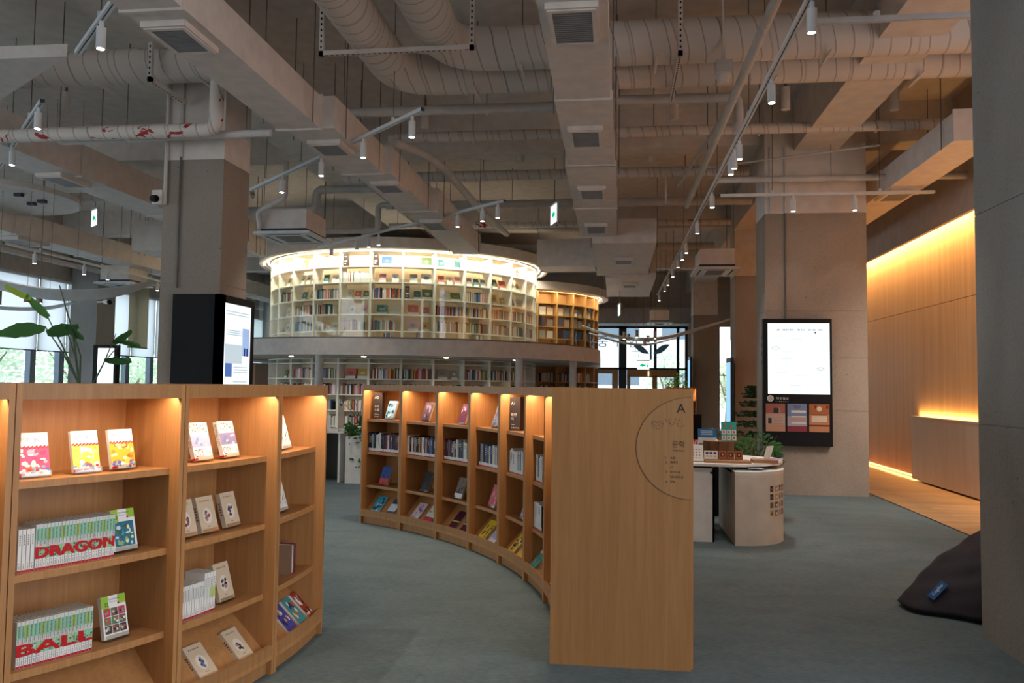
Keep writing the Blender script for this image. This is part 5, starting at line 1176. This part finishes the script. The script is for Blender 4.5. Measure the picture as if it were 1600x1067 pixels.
# hanging cassette air conditioners
def cassette(label, x0, x1, y0, y1, z, grp='hanging cassette air conditioners'):
    t = thing('air_conditioner', label, 'air conditioner', ((x0 + x1) / 2, (y0 + y1) / 2, z), 0, grp)
    MB().m(TRACKM).box(x0, x1, y0, y1, z, z + .035).box(x0 + .04, x1 - .04, y0 + .04, y1 - .04, z + .035, z + .05).build('panel', t, smooth=0)
    MB().m(DGREY).box(x0 + .09, x1 - .09, y0 + .09, y1 - .09, z + .05, z + .10).build('gasket', t, smooth=0)
    MB().m(DUCTM).box(x0 + .10, x1 - .10, y0 + .10, y1 - .10, z + .10, z + .42).build('body', t, smooth=0)
    g = MB().m(plain('ac_grille', (.30, .31, .32), .6)).box(x0 + .26, x1 - .26, y0 + .26, y1 - .26, z - .004, z)
    for k in range(10): yy = y0 + .28 + (y1 - y0 - .56) * k / 10; g.m(DGREY).box(x0 + .27, x1 - .27, yy, yy + .01, z - .006, z - .004)
    g.build('intake_grille', t, smooth=0)
    for a, b_ in (((x0 + .2, x1 - .2), (y0 + .10, y0 + .14)), ((x0 + .2, x1 - .2), (y1 - .14, y1 - .10)), ((x0 + .10, x0 + .14), (y0 + .2, y1 - .2)), ((x1 - .14, x1 - .10), (y0 + .2, y1 - .2))): MB().m(DGREY).box(a[0], a[1], b_[0], b_[1], z - .003, z).build('louvre', t, smooth=0)
    for x in (x0 + .12, x1 - .12):
        for y in (y0 + .12, y1 - .12): MB().m(STEEL).cyl(x, y, z + .1, CZ, .006, 6).build('hanger_rod', t)
cassette('hanging cassette air conditioner in front of the round canopy, left', -5.95, -4.98, 12.55, 13.65, 3.95)
cassette('hanging cassette air conditioner in front of the far right columns', 1.58, 2.46, 16.4, 17.6, 3.88)
cassette('small far air conditioner hanging before the entrance glass', 1.0, 1.78, 25.8, 26.6, 3.52)
cassette('air conditioner hanging in front of the left windows', -11.6, -10.7, 16.6, 17.5, 3.66)

# ---------------------------------------------------------------- light tracks and spots
SPOTN = {'body': None}
def spot_proto():
    t = thing('track_spotlight', 'x', 'spotlight', (0, 0, 0))
    MB().m(TRACKM).cyl(0, 0, -.055, .0, .018, 10).build('adapter', t)
    MB().m(TRACKM).tube([(0, 0, -.05), (0, 0, -.05001), (0, 0, -.215), (0, 0, -.22)], [.030, .036, .036, .034], 20).build('body', t)
    MB().m(LENS).cyl(0, 0, -.2215, -.2195, .028, 16).build('lens', t)
    return t
PRO = [None]
def spot(label, x, y, z, e=42, grp='white cylinder spotlights on the light tracks', tilt=0, az=0):
    if PRO[0] is None:
        PRO[0] = spot_proto(); t = PRO[0]; t.location = (x, y, z)
    else: t = dup(PRO[0], (x, y, z), (0, 0, 0))
    t['label'] = label; t['group'] = grp; t.rotation_euler = (R(tilt), 0, az)
    if e: LQ.append((t, e))
LQ = []
def track(name, label, a, b_, z, rods=3):
    a, b_ = Vector((*a, z)), Vector((*b_, z)); d = b_ - a; L = d.length; rz = math.atan2(d.y, d.x)
    t = thing(name, label, 'light track', a); M = Matrix.Translation(a) @ Matrix.Rotation(rz, 4, 'Z')
    k = MB(M).m(TRACKM).box(0, L, -.024, -.006, -.018, .02).box(0, L, .006, .024, -.018, .02).box(0, L, -.022, .022, .004, .02); k.build('rail', t, smooth=0)
    MB(M).m(DGREY).box(.0, L, -.006, .006, -.008, .004).box(-.004, 0, -.022, .022, -.018, .02).build('slot', t, smooth=0)
    for i in range(rods): p = a + d * (i + .5) / rods; MB().m(STEEL).cyl(p.x, p.y, z + .02, CZ, .005, 6).m(TRACKM).box(p.x - .02, p.x + .02, p.y - .02, p.y + .02, z + .02, z + .06).build('hanger_rod', t)
track('light_track', 'long light track running away on the right of the hall', (1.40, 2.2), (1.27, 24.9), 4.32, 9)
for i, y in enumerate((5.93, 7.43, 9.26, 9.61, 9.93, 11.74, 13.7, 15.73, 16.61, 17.59, 19.13, 20.7, 21.95, 24.41)):
    spot('white cylinder spotlight, %s from the near end of the long right track' % ordn(i + 1), 1.40 - (y - 5.9) * .0060, y, 4.302, 38 if i < 8 else (38 if i % 2 else 0), tilt=(-4 if i % 3 else 6))
track('light_track', 'oblique light track before the left box duct, ending mid picture', (-1.98, 7.96), (-5.35, 11.15), 4.32, 4)
for i, (x, y) in enumerate(((-2.13, 8.12), (-2.88, 8.82), (-3.66, 9.56), (-4.52, 10.37))): spot('white cylinder spotlight on the oblique track, %s from its near end' % ordn(i + 1), x, y, 4.302, 45)
track('light_track', 'lower oblique light track passing in front of the round canopy', (-1.70, 12.1), (-6.15, 16.05), 4.32, 5)
for i, (x, y) in enumerate(((-1.82, 12.22), (-2.1, 12.46), (-2.58, 12.88), (-4.4, 14.5), (-4.66, 14.73), (-5.0, 15.03), (-5.75, 15.7))): spot('white cylinder spotlight on the track before the canopy, %s from the right' % ordn(i + 1), x, y, 4.302, 30 if i in (1, 4, 6) else 0)
track('light_track', 'light track at the left edge of the picture with a brown end cap', (-5.78, 7.36), (-8.9, 10.35), 4.32, 3)
for i, (x, y) in enumerate(((-5.93, 7.5), (-7.25, 8.77), (-8.6, 10.05))): spot('white cylinder spotlight on the left edge track, %s from its near end' % ordn(i + 1), x, y, 4.302, 45)
track('light_track', 'light track at the top left corner', (-2.2, 4.0), (-4.62, 6.28), 4.32, 2)
spot('white cylinder spotlight hanging at the end of the top left track', -4.0, 5.70, 4.302, 45); spot('white cylinder spotlight on the top left track, beyond the upper edge', -2.7, 4.47, 4.302, 45)
track('light_track', 'short cross track with two spots in front of the wide column', (1.45, 12.4 - .9), (4.30, 12.4 - .9), 4.32 - .12, 2)
for i, x in enumerate((2.44, 3.26)): spot('white cylinder spotlight before the wide column, %s one' % ('left', 'right')[i], x, 11.5, 4.182, 4)
track('light_track', 'cross track at the top right near the round ducts', (1.5, 6.35), (3.4, 6.35), 4.34, 2)
track('light_track', 'light track along the left windows', (-10.5, 12.6), (-10.8, 22), 3.85, 5)
for i, y in enumerate((13.41, 14.86, 15.65, 17.61, 19.0)): spot('white cylinder spotlight on the track by the left windows, %s from near' % ordn(i + 1), -10.53 - (y - 13) * .03, y, 3.832, 30 if i % 2 == 0 else 0)
track('light_track', 'added fill light track above and behind the viewpoint', (-4.6, 1.8), (2.2, 1.8), 4.32, 3)  # added out-of-frame track; its spots fill the foreground with light
for i, x in enumerate((-3.8, -1.2, 1.6)): spot('added fill spotlight on the track behind the viewpoint, %s from the left' % ordn(i + 1), x, 1.8, 4.302, 34)
track('light_track', 'added fill light track over the wood floor, hidden behind the huge column', (4.45, 6.0), (4.45, 8.9), 4.2, 2)  # added track kept out of sight; its spots brighten desk and veneer wall
for i, y in enumerate((7.6, 8.6)): spot('added fill spotlight over the wood floor, %s of two' % ordn(i + 1), 4.45, y, 4.182, 130, tilt=46, az=R(-12))
for t, e in LQ: light('SPOT', 'spot_beam', Vector(t.location) + Vector((0, 0, -.235)), e * 2.0, (1, .90, .79), t, spot_size=R(82), spot_blend=.75, shadow_soft_size=.03)

# ---------------------------------------------------------------- signs, cameras, pendants
def exit_sign(label, x, y, z, rz, w=.34, h=.27, arrow=True):
    t = thing('exit_sign', label, 'exit sign', (x, y, z)); t.rotation_euler = (0, 0, rz)
    MB().m(TRACKM).box(-w / 2, w / 2, -.012, .012, 0, h).box(-w / 2 - .01, w / 2 + .01, -.03, .03, h, h + .03).build('housing', t, local=True, smooth=0)
    MB().m(scr(235, 250, 245, 1.5)).face(-w / 2 + .005, w / 2 - .005, .005, h - .005, -.0125).build('panel', t, local=True, smooth=0)
    b = MB().m(scr(20, 170, 120, 1.0)); y_ = -.0135
    if arrow: b.add([(-w * .3, y_, h * .5), (-w * .02, y_, h * .25), (-w * .02, y_, h * .38), (w * .2, y_, h * .38), (w * .2, y_, h * .6), (-w * .02, y_, h * .6), (-w * .02, y_, h * .75)], [(0, 1, 2, 3, 4, 5, 6)])
    b.oval(w * .34, h * .68, .018, .02, y_, 10).add([(w * .28, y_, h * .25), (w * .4, y_, h * .28), (w * .38, y_, h * .58), (w * .3, y_, h * .58)], [(0, 1, 2, 3)])
    b.build('pictogram', t, local=True, smooth=0)
    MB().m(STEEL).cyl(0, 0, h + .03, CZ - z, .007, 6).build('stem', t, local=True)
exit_sign('green arrow exit sign hanging left of the left column', -9.1, 13, 4.2, R(-38), .3, .29)
exit_sign('narrow green exit sign hanging above the canopy edge, seen nearly edge on', -1.08, 14, 4.34, R(-70), .42, .33)
exit_sign('far exit sign hanging below the ducts, seen edge on', .1, 22, 3.42, R(-84), .5, .3, False)
exit_sign('green exit sign hanging in front of the entrance glass', .95, 28.2, 2.1, 0, .42, .3)
exit_sign('small green exit sign left of the one at the entrance', .72, 29.2, 2.5, 0, .3, .26, False)
t = thing('security_camera', 'round dark security camera on the left edge of the left column', 'camera', (-5.16, 8.45, 3.55))
MB().m(DUCTM).box(-5.22, -5.10, 8.44, 8.54, 3.5, 3.66).build('bracket', t, smooth=0); MB().m(BLACK).tube([(-5.17, 8.44, 3.56), (-5.18, 8.38, 3.55)], [.042, .036], 16).build('lens', t)
t = thing('security_camera', 'small bullet camera on the pale column between the windows', 'camera', (-12.0, 18.0, 3.39))
MB().m(DUCTM).tube([(-12.95, 18.7, 3.46), (-12.5, 18.4, 3.44)], .02, 8).tube([(-12.52, 18.42, 3.44), (-12.2, 18.1, 3.40)], .06, 14).build('body', t); MB().m(BLACK).tube([(-12.2, 18.1, 3.40), (-12.12, 18.0, 3.38)], .055, 14).build('lens', t)
t = thing('motion_sensor', 'small white sensor box under the crossing round ducts', 'sensor', (1.02, 8.1, 4.5))
MB().m(DUCTM).box(.97, 1.13, 8.0, 8.2, 4.62, 4.74).tube([(1.05, 8.1, 4.62), (1.05, 8.1, 4.54)], [.08, .05], 16).cyl(1.05, 8.1, 4.74, CZ, .012, 8).build('housing', t)
# curved blade pendants
def blade(label, pts, w, lamps, hang):
    t = thing('curved_pendant', label, 'pendant light', pts[len(pts) // 2])
    P = [Vector(p) for p in pts]; S = []
    for i in range(len(P) - 1):
        for k in range(8):
            s = k / 8; p0, p1, p2, p3 = P[max(i - 1, 0)], P[i], P[i + 1], P[min(i + 2, len(P) - 1)]
            S.append(.5 * ((2 * p1) + (p2 - p0) * s + (2 * p0 - 5 * p1 + 4 * p2 - p3) * s * s + (3 * p1 - p0 - 3 * p2 + p3) * s ** 3))
    S.append(P[-1]); n = len(S); vs = []
    for i, p in enumerate(S):
        d = (S[min(i + 1, n - 1)] - S[max(i - 1, 0)]).normalized(); side_ = d.cross(Vector((0, 0, 1))).normalized(); up = (Vector((0, 0, 1)) * .75 + side_ * .66); ww = w * math.sin(math.pi * min(1, max(0.08, (i + 1) / (n + 1)))) ** .5
        for q, e in ((up * ww / 2, .012), (up * -ww / 2, .012), (up * -ww / 2, -.012), (up * ww / 2, -.012)): vs.append(p + q + d.cross(up).normalized() * e)
    fs = [(4 * i + k, 4 * i + (k + 1) % 4, 4 * i + 4 + (k + 1) % 4, 4 * i + 4 + k) for i in range(n - 1) for k in range(4)] + [(0, 1, 2, 3), (4 * n - 1, 4 * n - 2, 4 * n - 3, 4 * n - 4)]
    MB().m(plain('pendant_blade', (.50, .52, .52), .6)).add(vs, fs).build('blade', t, smooth=60)
    for (x, y, z) in lamps:
        MB().m(plain('lamp_tube_taupe', (.30, .25, .23), .6)).cyl(x, y, z, z + .22, .045, 14).build('lamp_tube', t); MB().m(LENS).cyl(x, y, z - .003, z, .035, 12).build('lamp_lens', t)
        MB().m(STEEL).cyl(x, y, z + .22, CZ, .003, 5).build('cord', t)
    for (x, y, z) in hang: MB().m(STEEL).cyl(x, y, z, CZ, .003, 5).build('cord', t)
blade('large grey curved blade pendant hanging at the left edge', [(-11.2, 11.2, 3.3), (-9.9, 10.9, 3.06), (-9.1, 10.8, 2.90), (-8.3, 10.9, 2.76), (-7.7, 11.1, 2.78), (-7.3, 11.3, 2.88), (-7.02, 11.5, 3.02)], .20,
      [(-9.3, 11.1, 2.62), (-8.9, 11.2, 2.66), (-8.62, 11.1, 2.65), (-9.25, 10.7, 2.9)], [(-8.3, 10.9, 2.8), (-7.95, 11, 2.8), (-9.4, 10.85, 2.95)])
blade('thin second curved blade below the large one at the left edge', [(-10.5, 11.5, 2.72), (-9.6, 11.6, 2.62), (-8.9, 11.6, 2.62), (-8.2, 11.4, 2.70)], .06, [], [(-9.0, 11.6, 2.65)])
blade('wide shallow curved pendant hanging inside the entrance', [(-1.0, 24, 3.30), (-.4, 24, 3.08), (.3, 24, 2.93), (1.0, 24, 2.90), (1.8, 24, 3.03), (2.6, 24, 3.28), (3.3, 24, 3.5)], .13,
      [(.25, 24, 2.9), (.38, 24.1, 2.84), (.62, 23.9, 2.95), (.85, 24, 2.7), (.95, 24.1, 2.8), (1.15, 24, 2.92)], [(-.4, 24, 3.1), (1.9, 24, 3.1)])
blade('thin curved blade just below the wide one at the entrance', [(-.8, 24.4, 3.1), (.2, 24.4, 2.82), (1.0, 24.4, 2.78), (1.8, 24.4, 2.98)], .07, [], [])

# ---------------------------------------------------------------- tall plant behind the left bookcases and kiosk by the windows
def leafblade(b, base, tip, w, sag, n=10):
    base, tip = Vector(base), Vector(tip); d = tip - base; s = d.cross(Vector((0, 1, 0.3))).normalized(); vs = []
    for i in range(n + 1):
        q = i / n; p = base + d * q + Vector((0, 0, -sag * q * q)); ww = w * math.sin(math.pi * min(.97, q * .95 + .04)) ** .7 * (1 + .08 * math.sin(q * 23))
        vs += [p - s * ww / 2 + Vector((0, .02, -.02)), p + Vector((0, 0, .015)), p + s * ww / 2 + Vector((0, -.02, -.02))]
    b.add(vs, [(3 * i, 3 * i + 1, 3 * i + 4, 3 * i + 3) for i in range(n)] + [(3 * i + 1, 3 * i + 2, 3 * i + 5, 3 * i + 4) for i in range(n)])
t = thing('tall_plant', 'tall broad-leaved plant rising behind the left oak bookcases', 'plant', (-5.7, 8.0, 0))
MB().m(WHITEP).tube([(-5.62, 8, 0), (-5.62, 8, .55)], [.2, .26], 24).build('pot', t)
st = MB().m(plain('stem_dark', (.05, .08, .04), .6)); lv = MB().m(LEAF); ll = MB().m(LEAFL)
for (x, z, mx) in ((-6.12, 2.06, -5.9), (-6.1, 2.17, -5.9), (-5.98, 2.52, -5.8), (-5.86, 2.0, -5.76), (-5.80, 2.02, -5.7)):
    st.tube([(-5.62, 8, .5), (-5.70, 8, 1.45), (mx, 8, (1.5 + z) / 2), (x, 8, z)], [.014, .012, .009, .006], 6)
for (x, z) in ((-5.30, 2.0), (-5.22, 1.92), (-5.28, 1.76)): st.tube([(-5.60, 8, .5), (-5.57, 8, 1.4), (-5.42, 8, 1.7), (x, 8, z)], [.012, .010, .008, .004], 6)
leafblade(lv, (-6.12, 8, 2.06), (-6.62, 7.9, 2.08), .17, .08); leafblade(lv, (-6.08, 8, 2.18), (-6.36, 8, 2.42), .09, .0); leafblade(ll, (-6.30, 8, 2.38), (-6.62, 8, 2.52), .06, .0)
leafblade(lv, (-6.04, 7.9, 2.0), (-5.82, 8.1, 2.12), .13, .02); leafblade(lv, (-5.90, 8, 2.08), (-5.68, 8, 2.02), .12, .06)
leafblade(lv, (-5.34, 8, 1.90), (-5.13, 8, 2.04), .06, -.0); leafblade(lv, (-5.30, 8, 1.93), (-5.02, 8, 1.92), .05, .05); leafblade(lv, (-5.42, 8, 1.72), (-5.12, 8, 1.74), .08, .02)
st.build('stems', t); lv.build('leaves', t, smooth=60); ll.build('young_leaf', t, smooth=60)
t = thing('advert_kiosk', 'black framed lit poster kiosk in front of the left windows', 'kiosk', (-9.5, 14, 0))
MB().m(BLACK).box(-9.72, -9.25, 14, 14.12, 0, 2.16).build('housing', t, smooth=0); MB().m(scr(235, 245, 248, 1.6)).box(-9.62, -9.30, 13.992, 14, .5, 2.1).build('screen', t, smooth=0)
